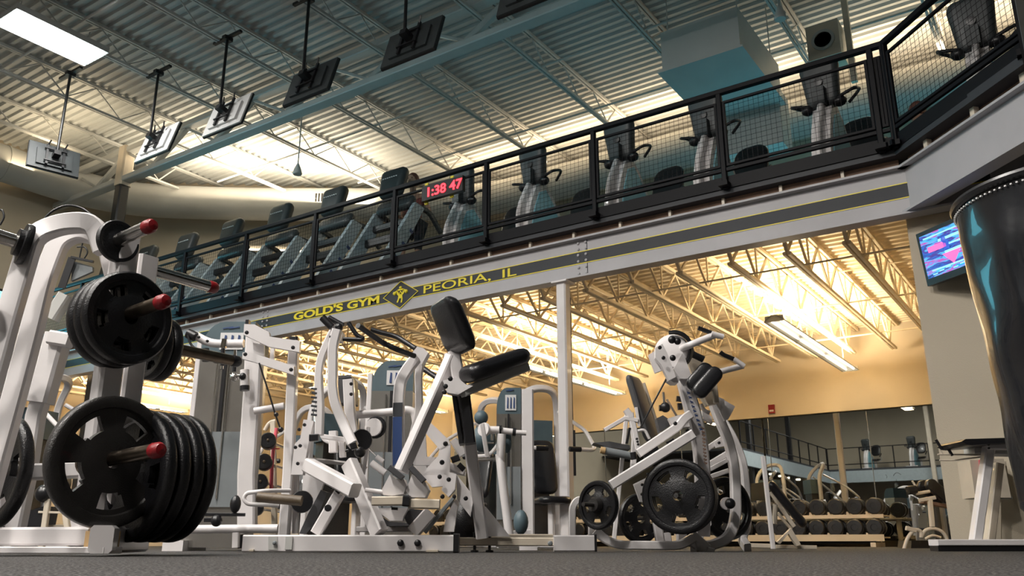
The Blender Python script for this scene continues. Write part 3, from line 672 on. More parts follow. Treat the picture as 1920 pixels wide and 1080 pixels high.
# ---------------------------------------------------------------- barbell plates
def plate_mesh(R_, th, slots=5, rot=0, seg=60):
    m = M(); m.local = True; hub = .026
    rr = [hub, R_*.20, R_*.48, R_*.53, R_*.72, R_*.80]; half = 360/slots*.255 if slots else 0
    def solid(i, j):
        if i < 2 or i > 3: 
            if i == 2: pass
            return True
        a = (360*(j+.5)/seg-rot) % (360/slots); return abs(a-180/slots) > half
    def solid2(i, j):
        if slots == 0: return True
        if i in (0, 1, 4): return True
        a = abs(((360*(j+.5)/seg-rot) % (360/slots))-180/slots)
        return a > (half if i == 3 else half*.8)
    nr = len(rr); vs = []
    z = [th*.5, th*.5, th*.28, th*.22, th*.22, th*.24]
    for s in (-1, 1):
        for i in range(nr):
            for j in range(seg): a = 2*pi*j/seg; vs.append(V((rr[i]*cos(a), rr[i]*sin(a), s*z[i])))
    fs = []; W = nr*seg; ix = lambda s, i, j: s*W+i*seg+j % seg
    for i in range(nr-1):
        for j in range(seg):
            if not solid2(i, j): continue
            fs.append((ix(0, i, j), ix(0, i, j+1), ix(0, i+1, j+1), ix(0, i+1, j))); fs.append((ix(1, i, j), ix(1, i+1, j), ix(1, i+1, j+1), ix(1, i, j+1)))
            if not solid2(i, j+1): fs.append((ix(0, i, j+1), ix(1, i, j+1), ix(1, i+1, j+1), ix(0, i+1, j+1)))
            if not solid2(i, j-1): fs.append((ix(0, i, j), ix(0, i+1, j), ix(1, i+1, j), ix(1, i, j)))
            if i == 0 or not solid2(i-1, j): fs.append((ix(0, i, j), ix(1, i, j), ix(1, i, j+1), ix(0, i, j+1)))
            if i < nr-2 and not solid2(i+1, j): fs.append((ix(0, i+1, j), ix(0, i+1, j+1), ix(1, i+1, j+1), ix(1, i+1, j)))
    m.add(vs, fs)
    r0 = R_*.80; h_ = th/2
    prof = [(r0, -h_*.5), (r0+R_*.02, -h_*.9), (R_*.87, -h_), (R_*.95, -h_), (R_*.99, -h_*.7), (R_, -h_*.3), (R_, h_*.3), (R_*.99, h_*.7), (R_*.95, h_), (R_*.87, h_), (r0+R_*.02, h_*.9), (r0, h_*.5), (r0, -h_*.5)]
    n = seg; vs = []
    for (r_, t_) in prof:
        for i in range(n): a = 2*pi*i/n; vs.append(V((r_*cos(a), r_*sin(a), t_)))
    m.add(vs, [(j*n+i, j*n+(i+1) % n, (j+1)*n+(i+1) % n, (j+1)*n+i) for j in range(len(prof)-1) for i in range(n)])
    return m
PLC = {}
def plate(c, n, R_, th, label, group=None, mt='rubber', slots=5, rot=0, cat='weight plate'):
    key = (R_, th, slots, rot, mt)
    if key not in PLC:
        o = obj('weight_plate', plate_mesh(R_, th, slots, rot), mt, None, None, 40); PLC[key] = o.data
    else:
        o = bpy.data.objects.new('weight_plate', PLC[key]); C.objects.link(o)
    z = V(n).normalized(); x = Z.cross(z).normalized(); y = z.cross(x)
    o.matrix_basis = Matrix.Translation(V(c)) @ Matrix((x, y, z)).transposed().to_4x4()
    return tag(o, label, cat, group)
# ================================================================ weight tree, near left
DT = 3.0
hub = Q(207, 865, 3.0)
root = V((hub.x-.16, hub.y+.02, 0))
t = thing('weight_tree', 'big white plate storage tree with an arched frame in the left foreground', 'weight rack', root)
post = V((hub.x-.20, hub.y+.03, 0))
m = M()
pa = Q(189, 800, 3.10); pa = V((pa.x, pa.y, 0)); pb = Q(232, 800, 3.30); pb = V((pb.x, pb.y, 0))
topz = Q(189, 442, 3.10).z
rd_ = None
m.sweep([pa+Z*.03, pa+Z*topz], rect(.085, .07), X); m.sweep([pb+Z*.03, pb+Z*(topz-.02)], rect(.085, .07), X)
obj('upright', m, 'white', t)
m = M(); m.sweep(fillet([Q(-70, 905, 2.9), Q(10, 615, 2.95), Q(38, 520, 2.98), Q(62, 440, 3.0), Q(120, 418, 3.05), Q(178, 418, 3.1), Q(196, 470, 3.1)], .08, 5), rect(.075, .052), hd); obj('arched_tube', m, 'white', t)
m = M(); m.sweep(fillet([Q(-45, 1000, 3.08), Q(20, 770, 3.12), Q(60, 620, 3.14), Q(84, 520, 3.16), Q(112, 450, 3.18), Q(150, 432, 3.2), Q(200, 450, 3.25), Q(218, 520, 3.25)], .08, 5), rect(.075, .052), hd); obj('arched_tube', m, 'white', t)
m = M(); m.sweep([V((*Q(-60, 1008, 3.15).xy, .065)), V((*Q(176, 1008, 3.05).xy, .065))], rect(.07, .062), Z); m.sweep([V((*Q(-60, 1008, 3.1).xy, .02)), V((*Q(215, 1008, 3.0).xy, .02))], rect(.10, .022), Z)
m.sweep([V((*Q(190, 1008, 2.95).xy, .055)), V((*Q(262, 1008, 3.6).xy, .055))], rect(.075, .09), Z); obj('base', m, 'white', t)
m = M(); q = Q(190, 1025, 3.03); m.box((q.x, q.y, .055), (.076, .082, .055)); obj('tape_wrap', m, 'tan', t, 'worn tan tape around the foot')
def peg(a, n, L_, r, cap, mt='steel', tilt=.0, label=None):
    n = (V(n)+Z*tilt).normalized(); m = M(); m.lathe(a, n, [(r*1.9, 0), (r*1.9, .012), (r, .014), (r, L_), (r*.9, L_+.003)], 20); o = obj('peg', m, mt, t, label)
    m = M(); m.lathe(V(a)+n*L_, n, [(r*1.02, -.006), (r*1.10, .0), (r*1.08, .028), (r*.8, .04), (.001, .044)], 16); obj('end_cap', m, cap, o, 'red plastic end cap' if cap == 'red' else None)
    return n
# lower front peg along +X with the big plate
NX = V((1, -.02, .0)); 
h1 = hub; base1 = V((h1.x-.14, h1.y, h1.z)); peg(base1, NX, .40, .0245, 'red', 'bronze', .05)
plate(h1, NX, .226, .045, 'big black plate with five grip holes on the low front peg of the weight tree', rot=22, mt='iron')
h2 = Q(240, 596, 3.02); peg(V((h2.x-.20, h2.y, h2.z)), NX, .40, .0245, 'red', 'bronze', .06)
for k in range(3): plate(h2+V((-.045*k, 0, -.003*k)), NX, .172, .042, ['foremost of the three medium plates on the middle peg of the weight tree', 'middle one of the three medium plates on the middle peg of the weight tree', 'rearmost of the three medium plates on the middle peg of the weight tree'][k], 'medium plates on the middle peg', rot=10, mt='rubber')
h3 = Q(221, 453, 3.05); peg(V((h3.x-.06, h3.y, h3.z)), NX, .25, .0245, 'red', 'steel', .06)
plate(h3, V((1, -.02, .05)), .083, .025, 'small solid black plate on the top peg of the weight tree', slots=0, mt='rubber')
# rear pegs along +Y
NY = V((.02, 1, 0))
h4 = Q(252, 890, 3.17); peg(V((h4.x, h4.y-.10, h4.z)), NY, .34, .0245, 'red', 'steel')
m = M(); m.bar(V((h4.x, h4.y-.10, h4.z)), (pb.x, pb.y, h4.z), .07, .07); obj('peg_arm', m, 'white', t)
for k in range(4): plate(h4+V((0, .0+.056*k, 0)), NY, .237, .046, ['nearest plate of the stack of four at the right of the weight tree', 'second plate of the stack of four at the right of the weight tree', 'third plate of the stack of four at the right of the weight tree', 'farthest plate of the stack of four at the right of the weight tree'][k], 'big plates stacked on the rear low peg', rot=5)
a = Q(262, 500, 3.35); peg(a, V((0, 1, .0)), .34, .024, 'red', 'chrome')
a = Q(262, 640, 3.4); peg(a, V((0, 1, .0)), .46, .024, 'black', 'bronze')
for k in range(2): plate(Q(284, 652, 3.5)+V((0, .045*k, 0)), NY, .135, .04, ['small plate behind the medium stack of the weight tree', 'second small plate behind the medium stack of the weight tree'][k], 'small plates on the rear middle peg')
# pegs towards the camera on the left
a = Q(46, 458, 2.95); peg(a, V((-.25, -1, .12)), .30, .025, 'red', 'steel')
m = M(); m.lathe(a, V((-.25, -1, .12)), [(.075, -.012), (.078, 0), (.075, .012), (.05, .013), (.05, .03)], 24); obj('collar', m, 'rubber', t)
a = Q(-12, 585, 2.9); peg(a, V((-.25, -1, .1)), .25, .025, 'red', 'bronze')
h5 = Q(0, 884, 3.35); peg(V((h5.x, h5.y+.08, h5.z)), V((0, -1, 0)), .3, .0245, 'red', 'bronze')
m = M(); m.bar(V((h5.x, h5.y+.08, h5.z)), V((pa.x, pa.y+.1, h5.z)), .06, .06); obj('peg_arm', m, 'white', t)
plate(h5, V((0, -1, 0)), .215, .045, 'big black plate cut off by the left edge of the photo', rot=40)
# ---------------------------------------------------------------- machine behind the tree: white column, console, round bars
t = thing('pulley_machine', 'white leaning machine column seen between the arches of the weight tree', 'exercise machine', (Q(100, 1020, 4.3).x, Q(100, 1020, 4.3).y, 0))
m = M(); sqf(m, 't', [(545, 330), (370, 960)], 42, 4.3); sqf(m, 't', [(370, 950), (330, 1080), (250, 1600, 4.3), (120, 2240, 4.35)], 30, 4.3); obj('column', m, 'white', t)
m = M(); sqf(m, 't', [(470, 360), (650, 390)], 28, 4.25); obj('top_plate', m, 'white', t)
m = M(); m.lathe(F('t', 170, 370, 4.0), -hd, [(.05, -.03), (.056, -.02), (.048, 0), (.056, .02), (.05, .03), (.012, .031)], 20); obj('pulley', m, 'cream', t)
m = M(); sqf(m, 't', [(20, 560), (-20, 800), (-30, 2100, 4.3)], 26, 4.2); sqf(m, 't', [(-50, 700), (100, 690)], 18, 4.15); obj('rear_post', m, 'white', t)
m = M(); rd(m, 's', [(380, 130), (440, 70), (560, 15), (690, 40), (780, 110)], 5, 4.6, .1); rd(m, 's', [(-20, 60), (20, 60), (40, 120), (0, 190)], 4, 4.6, .05); obj('hoop_bar', m, 'black', t)
m = M(); sqf(m, 's', [(600, 460), (790, 500)], 5, 4.7); sqf(m, 's', [(610, 465), (520, 720)], 16, 4.7, 3); rd(m, 's', [(700, 320), (670, 470)], 3, 4.7); rd(m, 's', [(650, 375), (720, 370), (745, 420), (710, 470)], 3, 4.7, .03); obj('handle_frame', m, 'black', t)
m = M(); slab(m, 's', [(610, 490), (780, 540), (780, 580), (600, 660)], 4.72, .02); obj('guard_sheet', m, 'greyplastic', t)
m = M(); slab(m, 's', [(260, 640), (310, 650), (230, 1040), (150, 1040)], 4.5, .03); obj('cable_box', m, 'black', t)
m = M(); sqf(m, 's', [(430, 980), (560, 780)], 26, 4.35); obj('side_arm', m, 'duct', t)
t = thing('utility_bench', 'small bench frame with a dark pad low behind the weight tree', 'bench', Q(90, 1018, 6))
m = M(); sqf(m, 'u', [(350, 600), (300, 960)], 10, 6); sqf(m, 'u', [(470, 680), (510, 960)], 10, 6); sqf(m, 'u', [(280, 695), (500, 700)], 4, 6); sqf(m, 'u', [(300, 800), (560, 800)], 7, 6.1); obj('frame', m, 'cream', t)
m = M(); slab(m, 'u', [(200, 690), (320, 650), (290, 800), (190, 800)], 6, .2); m.ball(F('u', 320, 560, 6), .06); obj('pad', m, 'vinyl', t)
# ================================================================ steel-clad weight towers
def tower(label, x0, x1, ytop, d, ysh, bar_side='l', barw=10, dep=.34, ybot=1027):
    g = V((*Q((x0+x1)/2, 1025, d).xy, 0)); t = thing('weight_stack_tower', label, 'weight tower', g)
    zt = Q((x0+x1)/2, ytop, d).z; zs = Q((x0+x1)/2, ysh, d).z
    a = V((*Q(x0, 800, d).xy, 0)); b = V((*Q(x1, 800, d).xy, 0)); u = (b-a); W = u.length; u.normalize(); n = hd*dep
    def front(pts, th, off=0): 
        m = M(); m.prism([a+u*(W*p)+Z*z-hd*off for p, z in pts], hd*th); return m
    h = zt-.0; k = min(.2, (zt-zs)*.8)
    cap = [(0, zs)]+[(.42*(1-cos(i*pi/12)), zt-k+k*sin(i*pi/12)) for i in range(7)]+[(1, zt), (1, zs)]
    obj('cap', front(cap, dep, .0), 'bluegrey', t, 'grey-blue plastic top cap')
    obj('shroud', front([(0.0, .02), (0.0, zs), (1, zs), (1, .02)], dep), 'shroud', t, 'brushed steel cladding')
    obj('lower_panel', front([(0.02, zt*.18), (0.02, zt*.50), (.98, zt*.50), (.98, zt*.18)], .006, .012), 'greyplastic', t)
    m = M(); m.prism([a+u*(W*.45)+Z*.3-hd*.006, a+u*(W*.52)+Z*.3-hd*.006, a+u*(W*.52)+Z*zs-hd*.006, a+u*(W*.45)+Z*zs-hd*.006], -hd*.004); obj('slot', m, 'black', t)
    m = M()
    for f_ in (.36, .58): m.sweep([a+u*(W*f_)+Z*.3-hd*.02, a+u*(W*f_)+Z*(zs-.03)-hd*.02], circ(.006, 6))
    obj('guide_rod', m, 'chrome', t)
    m = M()
    cz = zs+(zt-zs)*.45
    m.prism([a+u*(W*.35)+Z*(cz-.06)-hd*.004, a+u*(W*.8)+Z*(cz-.06)-hd*.004, a+u*(W*.8)+Z*(cz+.05)-hd*.004, a+u*(W*.35)+Z*(cz+.05)-hd*.004], -hd*.003); ic = obj('instruction_card', m, 'label', t)
    m = M()
    for q_ in (.42, .55, .68): m.prism([a+u*(W*q_)+Z*(cz-.045)-hd*.009, a+u*(W*(q_+.06))+Z*(cz-.045)-hd*.009, a+u*(W*(q_+.06))+Z*(cz+.03)-hd*.009, a+u*(W*(q_+.02))+Z*(cz+.035)-hd*.009], -hd*.002)
    for q_ in (.38, .5): m.prism([a+u*(W*q_)+Z*(cz+.075)-hd*.004, a+u*(W*(q_+.2))+Z*(cz+.085)-hd*.004, a+u*(W*(q_+.2))+Z*(cz+.092)-hd*.004, a+u*(W*q_)+Z*(cz+.082)-hd*.004], -hd*.002)
    obj('figures', m, 'navy', ic)
    m = M(); s = -1 if bar_side == 'l' else 1; e = a if bar_side == 'l' else b; bw = barw*d/1670
    m.bar(e+u*(s*bw/2)+hd*.05+Z*.03, e+u*(s*bw/2)+hd*.05+Z*(zt-(.1 if bar_side == 'l' else .01)), bw, .1, hd); m.box(e+u*(s*bw/2)+hd*.12+Z*.03, (.12, .4, .06), Matrix.Rotation(YAW, 3, 'Z')); obj('frame_post', m, 'white', t)
    return t
tower('steel-clad weight tower with a grey-blue cap, nearest the weight tree', 362, 462, 603, 5.3, 668)
tower('steel-clad weight tower with a grey-blue cap, behind the lever row machine', 694, 772, 676, 6.3, 733)
tower('steel-clad weight tower with a broad white post, left of the slim column', 931, 977, 727, 6.0, 776, 'r', 25)
# ================================================================ cable press machine left of centre
t = thing('cable_press', 'white press machine with bolted linkage plates beside the nearest weight tower', 'exercise machine', V((*Q(500, 1025, 4.6).xy, 0)))
m = M(); sqf(m, 'p', [(479, 625), (474, 740), (464, 890), (464, 1000)], 33, 4.7, 26); obj('post', m, 'white', t)
m = M(); sqf(m, 'p', [(552, 640), (547, 740), (541, 890), (533, 1003)], 19, 4.45, 22); p2 = obj('post', m, 'white', t)
m = M(); sqf(m, 'p', [(552, 633), (552, 641)], 17, 4.45, 20); obj('end_cap', m, 'black', p2)
m = M(); sqf(m, 'a', [(150, 170), (190, 170)], 10, 4.6, 16); obj('end_cap', m, 'black', t)
for pts in ([(120, 185), (250, 190), (430, 285), (445, 345), (825, 400), (815, 540), (430, 470), (112, 320)], [(100, 545), (185, 540), (750, 715), (745, 830), (230, 660), (95, 625)]):
    m = M(); slab(m, 'a', pts, 4.36, .035); obj('link_plate', m, 'white', t)
m = M(); slab(m, 'a', [(230, 420), (370, 450), (370, 590), (240, 560)], 4.42, .02); slab(m, 'a', [(450, 480), (500, 490), (495, 640), (445, 620)], 4.5, .02); obj('gusset', m, 'white', t)
bolts(t, 'a', [(155, 295), (740, 485), (135, 570), (715, 765)], 4.36, 4)
m = M(); rd(m, 'p', [(477, 771), (533, 761)], 14, 4.5); obj('cross_tube', m, 'white', t)
m = M(); rd(m, 'c', [(310, 680, 4.3, 'a'), (440, 1080, 4.3, 'a'), (510, 300), (585, 520)], 3.5, 4.3); obj('cable', m, 'black', t)
m = M(); m.ball(F('c', 583, 510, 4.3), .014); m.ball(F('c', 525, 320, 4.3), .012); obj('cable_stop', m, 'black', t)
m = M(); rd(m, 'o', [(230, 255), (440, 370), (860, 365)], 17, 4.75, .06); obj('lever_tube', m, 'white', t)
m = M(); rd(m, 'o', [(150, 235), (245, 280)], 20, 4.72); rd(m, 'o', [(150, 260), (190, 400), (330, 470)], 5, 4.7, .05); obj('end_cap', m, 'black', t)
bolts(t, 'o', [(290, 285), (398, 335)], 4.7, 3)
m = M(); rd(m, 'o', [(375, 430), (375, 590)], 14, 4.7); rd(m, 'o', [(520, 530), (510, 610)], 12, 4.8); obj('stop_bumper', m, 'black', t)
m = M(); sqf(m, 'o', [(620, 310), (600, 420)], 10, 4.65); sqf(m, 'o', [(750, 450), (745, 590)], 5, 4.6); rd(m, 'o', [(580, 650), (580, 690)], 7, 4.6); obj('bracket', m, 'chrome', t)
m = M(); rd(m, 'o', [(595, 430), (585, 650)], 8, 4.65); rd(m, 'o', [(745, 590), (735, 720)], 8, 4.6); obj('grip', m, 'black', t)
m = M(); m.ball(F('o', 740, 790, 4.6), .024, 8, 6); rd(m, 'o', [(690, 770), (810, 770)], 5, 4.6); rd(m, 'o', [(700, 820), (790, 810)], 4, 4.6); obj('spring_knob', m, 'steel', t)
m = M(); m.ball(F('o', 845, 780, 4.58), .02, 8, 6); rd(m, 'o', [(870, 900), (870, 960)], 19, 4.55); obj('knob', m, 'black', t)
m = M(); rd(m, 'o', [(870, 700), (870, 910)], 18, 4.6); obj('stub', m, 'white', t)
m = M(); rd(m, 'f', [(700, 270, 4.4), (400, 270, 4.3), (150, 300, 4.3), (110, 370, 4.3), (160, 440, 4.3), (560, 460, 4.35)], 8, 4.3, .04); obj('roller_frame', m, 'white', t)
m = M(); rd(m, 'f', [(290, 350), (850, 400)], 19, 4.1); ro = obj('roller', m, 'brownpad', t, 'worn brown roller')
m = M(); m.lathe(F('f', 850, 410, 4.2), F('f', 880, 410, 4.2)-F('f', 850, 410, 4.2)-hd*.05, [(.05, -.01), (.053, 0), (.05, .014), (.01, .02)], 20); obj('roller_disc', m, 'black', ro)
m = M(); rd(m, 'f', [(-600, 760), (550, 750)], 16, 4.6); sqf(m, 'f', [(20, 800), (15, 990)], 12, 4.55); obj('floor_tube', m, 'white', t)
m = M(); sqf(m, 'f', [(75, 830), (75, 1000)], 10, 4.6); sqf(m, 'f', [(-370, 570), (130, 575)], 6, 4.5); sqf(m, 'f', [(-380, 640), (-250, 640)], 8, 4.5); m.ball(F('f', 10, 440, 4.5), .035, 12, 8, (.8, .8, 1.3)); m.ball(F('f', -230, 650, 4.5), .03, 10, 8); obj('footrest', m, 'black', t)
# ================================================================ lever row machine in the middle
DB = 4.1
t = thing('lever_row_machine', 'white plate-loaded rowing machine with tall curved levers and black handlebars, centre', 'exercise machine', V((*Q(660, 1035, DB).xy, 0)))
a = Q(459, 1018, DB); b = Q(851, 1017, DB); zc = (a.z+b.z)/2
m = M(); m.sweep([V((a.x, a.y, .042)), V((b.x, b.y, .042))], rect(.075, .076, .006), Z); bb = obj('base_beam', m, 'white', t)
m = M(); m.sweep([V((b.x, b.y, .044)), V((b.x, b.y, .044))+rt*.025], rect(.082, .084, .004), Z); obj('end_cap', m, 'black', bb)
for px in (751, 783): obj('foot_bolt', boltm('p', px, 1018, DB-.045, 6.5), 'black', bb)
obj('bolt', boltm('p', 515, 1018, DB-.045, 4), 'greyplastic', bb)
m = M(); sqf(m, 'p', [(535, 1018), (548, 1018)], 24, DB-.042, 2); slab(m, 'p', [(503, 1006), (520, 1006), (520, 1031), (503, 1031)], DB-.04, .004); obj('weld_plate', m, 'duct', bb)
m = M(); sqf(m, 'p', [(470, 1032), (478, 1032)], 4, DB-.03, 20); sqf(m, 'p', [(800, 1033), (822, 1033)], 4, DB-.03, 20); obj('glide', m, 'cream', bb)
m = M(); sq(m, 'p', [(655, 868, 4.25), (712, 1001, 4.1)], 31, 4.15, 22); obj('front_leg', m, 'white', t)
m = M(); sq(m, 'p', [(578, 872, 4.2), (666, 920, 4.0)], 27, 4.1, 26); obj('cross_beam', m, 'white', t)
m = M(); slab(m, 'c', [(900, 880), (960, 860), (1580, 930), (1560, 960), (1200, 900)], 4.3, .25); obj('top_plate', m, 'white', t)
m = M(); sqf(m, 'f', [(1330, 300), (1030, 815)], 21, 4.15, 20); st = obj('strut', m, 'white', t)
m = M(); m.lathe(F('f', 1180, 490, 4.08), -hd, [(.016, -.01), (.016, .004), (.001, .005)], 12); obj('hole_plug', m, 'black', st)
m = M(); sqf(m, 'f', [(1190, 210), (1240, 240)], 7, 4.1); sqf(m, 'f', [(1290, 260), (1330, 300)], 7, 4.1); obj('clip', m, 'black', t)
m = M(); slab(m, 'f', [(1090, 260), (1175, 290), (1010, 690), (900, 820), (815, 815), (930, 560)], 4.25, .12); obj('seat_edge', m, 'greyvinyl', t)
m = M(); slab(m, 'f', [(865, 40), (960, 60), (1130, 160), (1080, 300), (930, 560), (850, 420)], 4.4, .03); sqf(m, 'f', [(770, 60), (770, 810)], 12, 4.5); obj('side_plate', m, 'white', t)
# left lever with two bent tubes
m = M(); sqf(m, 'a', [(1285, 215), (1190, 400), (1085, 640), (1060, 900), (1085, 200, 4.2, 'c'), (1070, 580, 4.2, 'c')], 15, 4.2, 18, .12)
sqf(m, 'a', [(1300, 260), (1245, 460), (1240, 1000), (1270, 180, 4.05, 'c'), (1380, 440, 4.05, 'c'), (1500, 700, 4.0, 'c')], 19, 4.05, 18, .1); lv = obj('lever', m, 'white', t)
m = M(); slab(m, 'a', [(1240, 170), (1310, 230), (1370, 290), (1340, 400), (1250, 400), (1200, 330)], 4.1, .06); obj('lever_head', m, 'white', lv)
bolts(lv, 'a', [(1215, 350), (1278, 465)], 4.08, 3)
m = M(); sqf(m, 'c', [(1470, 730), (1550, 700)], 13, 3.98); rd(m, 'c', [(1400, 780), (1440, 770)], 5, 3.98); sqf(m, 'c', [(950, 615), (1065, 610)], 13, 4.15); obj('stop_bumper', m, 'black', lv)
m = M(); rd(m, 'a', [(1110, 105), (1230, 225)], 15, 4.1); rd(m, 'a', [(1190, 105), (1370, 205)], 11, 4.2); m.ball(F('a', 1320, 225, 4.1), .02); obj('handlebar', m, 'black', lv)
m = M(); rd(m, 'b', [(-45, 170), (60, 330), (140, 370), (120, 385), (-115, 375)], 9, 4.05, .03); obj('handlebar', m, 'black', lv)
m = M()
for k in range(7): sqf(m, 'a', [(968+8*(k % 2), 1000+k*55), (1042, 1010+k*55)], 4, 4.18, 3)
obj('decal', m, 'charcoal', lv, 'dark vertical decal')
# rocker plate with holes
m = M(); slab(m, 'c', [(870, 380), (1000, 400), (930, 700), (860, 1080), (710, 1080), (760, 690), (830, 620)], 4.22, .05); rk = obj('rocker_plate', m, 'white', t)
bolts(rk, 'c', [(885, 450), (818, 510), (830, 715), (770, 735), (800, 940)], 4.2, 3.5)
# middle lever
m = M(); sqf(m, 'b', [(840, 580), (700, 760), (615, 900), (595, 1080), (590, 200, 4.25, 'e'), (595, 900, 4.3, 'e')], 22, 4.25, 18, .1)
sqf(m, 'b', [(880, 620), (840, 820), (850, 1080), (850, 300, 4.35, 'e'), (760, 640, 4.35, 'e')], 15, 4.35, 16, .08); lv = obj('lever', m, 'white', t)
m = M(); slab(m, 'b', [(765, 545), (825, 470), (900, 490), (965, 545), (880, 700), (850, 620)], 4.2, .09); obj('lever_head', m, 'white', lv)
m = M(); rd(m, 'b', [(75, 205, 3.9), (400, 430), (560, 505), (790, 590, 4.2)], 11, 4.1, .05); obj('handlebar', m, 'black', lv)
m = M(); rd(m, 'b', [(240, 255, 4.3), (380, 300), (560, 340), (800, 495, 4.25)], 10, 4.3, .05); obj('handlebar', m, 'black', lv)
m = M(); rd(m, 'b', [(905, 750, 4.5), (1095, 880, 4.4)], 11, 4.45); obj('handle', m, 'black', t)
m = M(); slab(m, 'e', [(520, 170), (640, 165), (635, 340), (515, 345)], 4.22, .004); obj('warning_label', m, 'charcoal', lv, 'black label strip')
m = M(); slab(m, 'e', [(515, 350), (632, 345), (630, 880), (515, 975)], 4.22, .004); bl = obj('instruction_label', m, 'navy', lv, 'blue instruction strip with white figures')
m = M()
for y0 in (380, 560, 760): 
    sqf(m, 'e', [(550, y0+20), (600, y0+60), (560, y0+110)], 2.2, 4.205, 1); sqf(m, 'e', [(540, y0+130), (615, y0+135)], 1.8, 4.205, 1)
for y0 in (200, 260, 310): sqf(m, 'e', [(530, y0), (625, y0-6)], 2.6, 4.205, 1)
obj('figures', m, 'label', bl)
m = M(); rd(m, 'e', [(-40, 330), (520, 285), (700, 255), (790, 290), (815, 440)], 16, 4.6, .08); obj('cross_tube', m, 'white', t)
m = M(); sqf(m, 'a', [(1440, 890), (1450, 1080), (1460, 300, 4.5, 'c'), (1500, 640, 4.5, 'c')], 21, 4.5, 16); bp = obj('backrest_bracket', m, 'white', t)
bolts(bp, 'a', [(1475, 945), (1475, 1075)], 4.44, 3.5)
m = M(); sqf(m, 'a', [(1360, 900), (1370, 1080), (1370, 190, 4.6, 'c')], 14, 4.6, 40); sqf(m, 'a', [(1520, 900), (1530, 1080), (1530, 200, 4.6, 'c')], 5, 4.6, 40); sqf(m, 'a', [(1330, 880), (1500, 870)], 6, 4.6, 40); obj('backrest', m, 'greyvinyl', t)
m = M(); sqf(m, 'c', [(1100, 595), (1420, 640)], 9, 4.4); sqf(m, 'c', [(1250, 530), (1250, 800)], 16, 4.5); sqf(m, 'c', [(1360, 650), (1370, 860)], 12, 4.45); obj('seat_frame', m, 'white', t)
m = M(); m.lathe(F('e', 120, 640, 4.3), -hd+rt*.3, [(.05, -.015), (.055, 0), (.05, .015), (.01, .016)], 18); m.ball(F('e', 100, 790, 4.3), .03); obj('rubber_wheel', m, 'rubber', t)
m = M(); m.lathe(F('e', 275, 480, 4.5), -hd-rt*.2, [(.036, -.012), (.048, 0), (.046, .01), (.005, .012)], 18); obj('pulley', m, 'white', t)
m = M(); m.lathe(F('e', 300, 480, 4.53), -hd-rt*.2, [(.055, -.012), (.06, 0), (.055, .012), (.005, .012)], 18); obj('pulley_guard', m, 'black', t)
m = M(); sqf(m, 'e', [(205, 480), (200, 700), (140, 1080)], 7, 4.35); rd(m, 'e', [(215, 760), (300, 840)], 1.6, 4.3); obj('link_bar', m, 'white', t)
m = M(); rd(m, 'e', [(245, 930), (420, 1060)], 13, 4.2); rd(m, 'e', [(310, 850), (395, 915)], 9, 4.2); obj('damper', m, 'white', t)
# long diagonal and side plates
m = M(); sq(m, 'p', [(848, 668, 4.1), (832, 705, 4.1), (752, 884, 4.05)], 20, 4.1, 26); obj('diagonal', m, 'white', t)
m = M(); slab(m, 'e', [(990, 415), (1225, 640), (1245, 710), (1120, 770), (935, 560)], 4.3, .03); slab(m, 'e', [(1110, 740), (1245, 690), (1235, 1085), (870, 1085), (1090, 840)], 4.3, .03); slab(m, 'e', [(930, 570), (945, 850), (1060, 860), (1000, 960), (760, 960), (790, 850)], 4.36, .03); sp = obj('side_plate', m, 'white', t)
bolts(sp, 'e', [(1185, 690), (1140, 925), (745, 955)], 4.28, 5)
m = M(); slab(m, 'g', [(880, 80), (1000, 0), (1205, 0), (1190, 210), (1010, 225)], 4.3, .03); slab(m, 'g', [(1215, 30), (1320, 60), (1300, 260), (1220, 350), (1130, 260)], 4.25, .06); sp = obj('pivot_plate', m, 'white', t)
bolts(sp, 'g', [(1110, 95), (1225, 130), (1145, 345)], 4.24, 4.5)
m = M(); sqf(m, 'g', [(260, 405), (650, 400)], 17, 4.0, 24); fr = obj('foot_beam', m, 'cream', t)
m = M(); sqf(m, 'g', [(725, 435), (1110, 445)], 18, 4.0, 24); obj('foot_beam', m, 'cream', t)
m = M(); sqf(m, 'g', [(650, 400), (735, 405)], 20, 3.99, 27); sqf(m, 'g', [(500, 495), (580, 500)], 5, 4.0); obj('end_cap', m, 'black', fr)
for pts, s0, s1 in (([(380, 250), (480, 60), (560, 120), (650, 115), (690, 200), (655, 310), (500, 335), (390, 320)], (480, -20), (640, 110)), ([(680, 270), (760, 60), (860, 150), (930, 160), (970, 260), (925, 355), (740, 350)], (750, -20), (910, 150))):
    m = M(); slab(m, 'g', pts, 4.0, .10); fh = obj('foot_holder', m, 'white', t)
    m = M(); sqf(m, 'g', [s0, s1], 11, 3.98, 30); obj('strap', m, 'greyvinyl', fh)
m = M(); rd(m, 'g', [(170, 260), (400, 290)], 9, 4.1); obj('foot_axle', m, 'white', t)
m = M(); slab(m, 'g', [(320, 490), (710, 490), (650, 600), (640, 650), (480, 650), (350, 550)], 4.15, .05); sqf(m, 'g', [(60, 760), (760, 755)], 10, 4.4); obj('lower_plate', m, 'white', t)
m = M(); slab(m, 'g', [(650, 590), (740, 500), (910, 515), (760, 720), (700, 690)], 4.2, .2); slab(m, 'g', [(380, 600), (470, 660), (720, 680), (720, 715), (440, 720)], 4.3, .1); obj('seat', m, 'greyvinyl', t)
m = M(); sqf(m, 'g', [(1000, 540), (770, 800)], 26, 4.2, 20); obj('strut', m, 'white', t)
m = M(); sqf(m, 'g', [(1290, 355), (920, 800)], 7, 4.1, 14); ro = obj('adjuster_rod', m, 'greyplastic', t)
bolts(ro, 'g', [(1295, 345)], 4.1, 4)
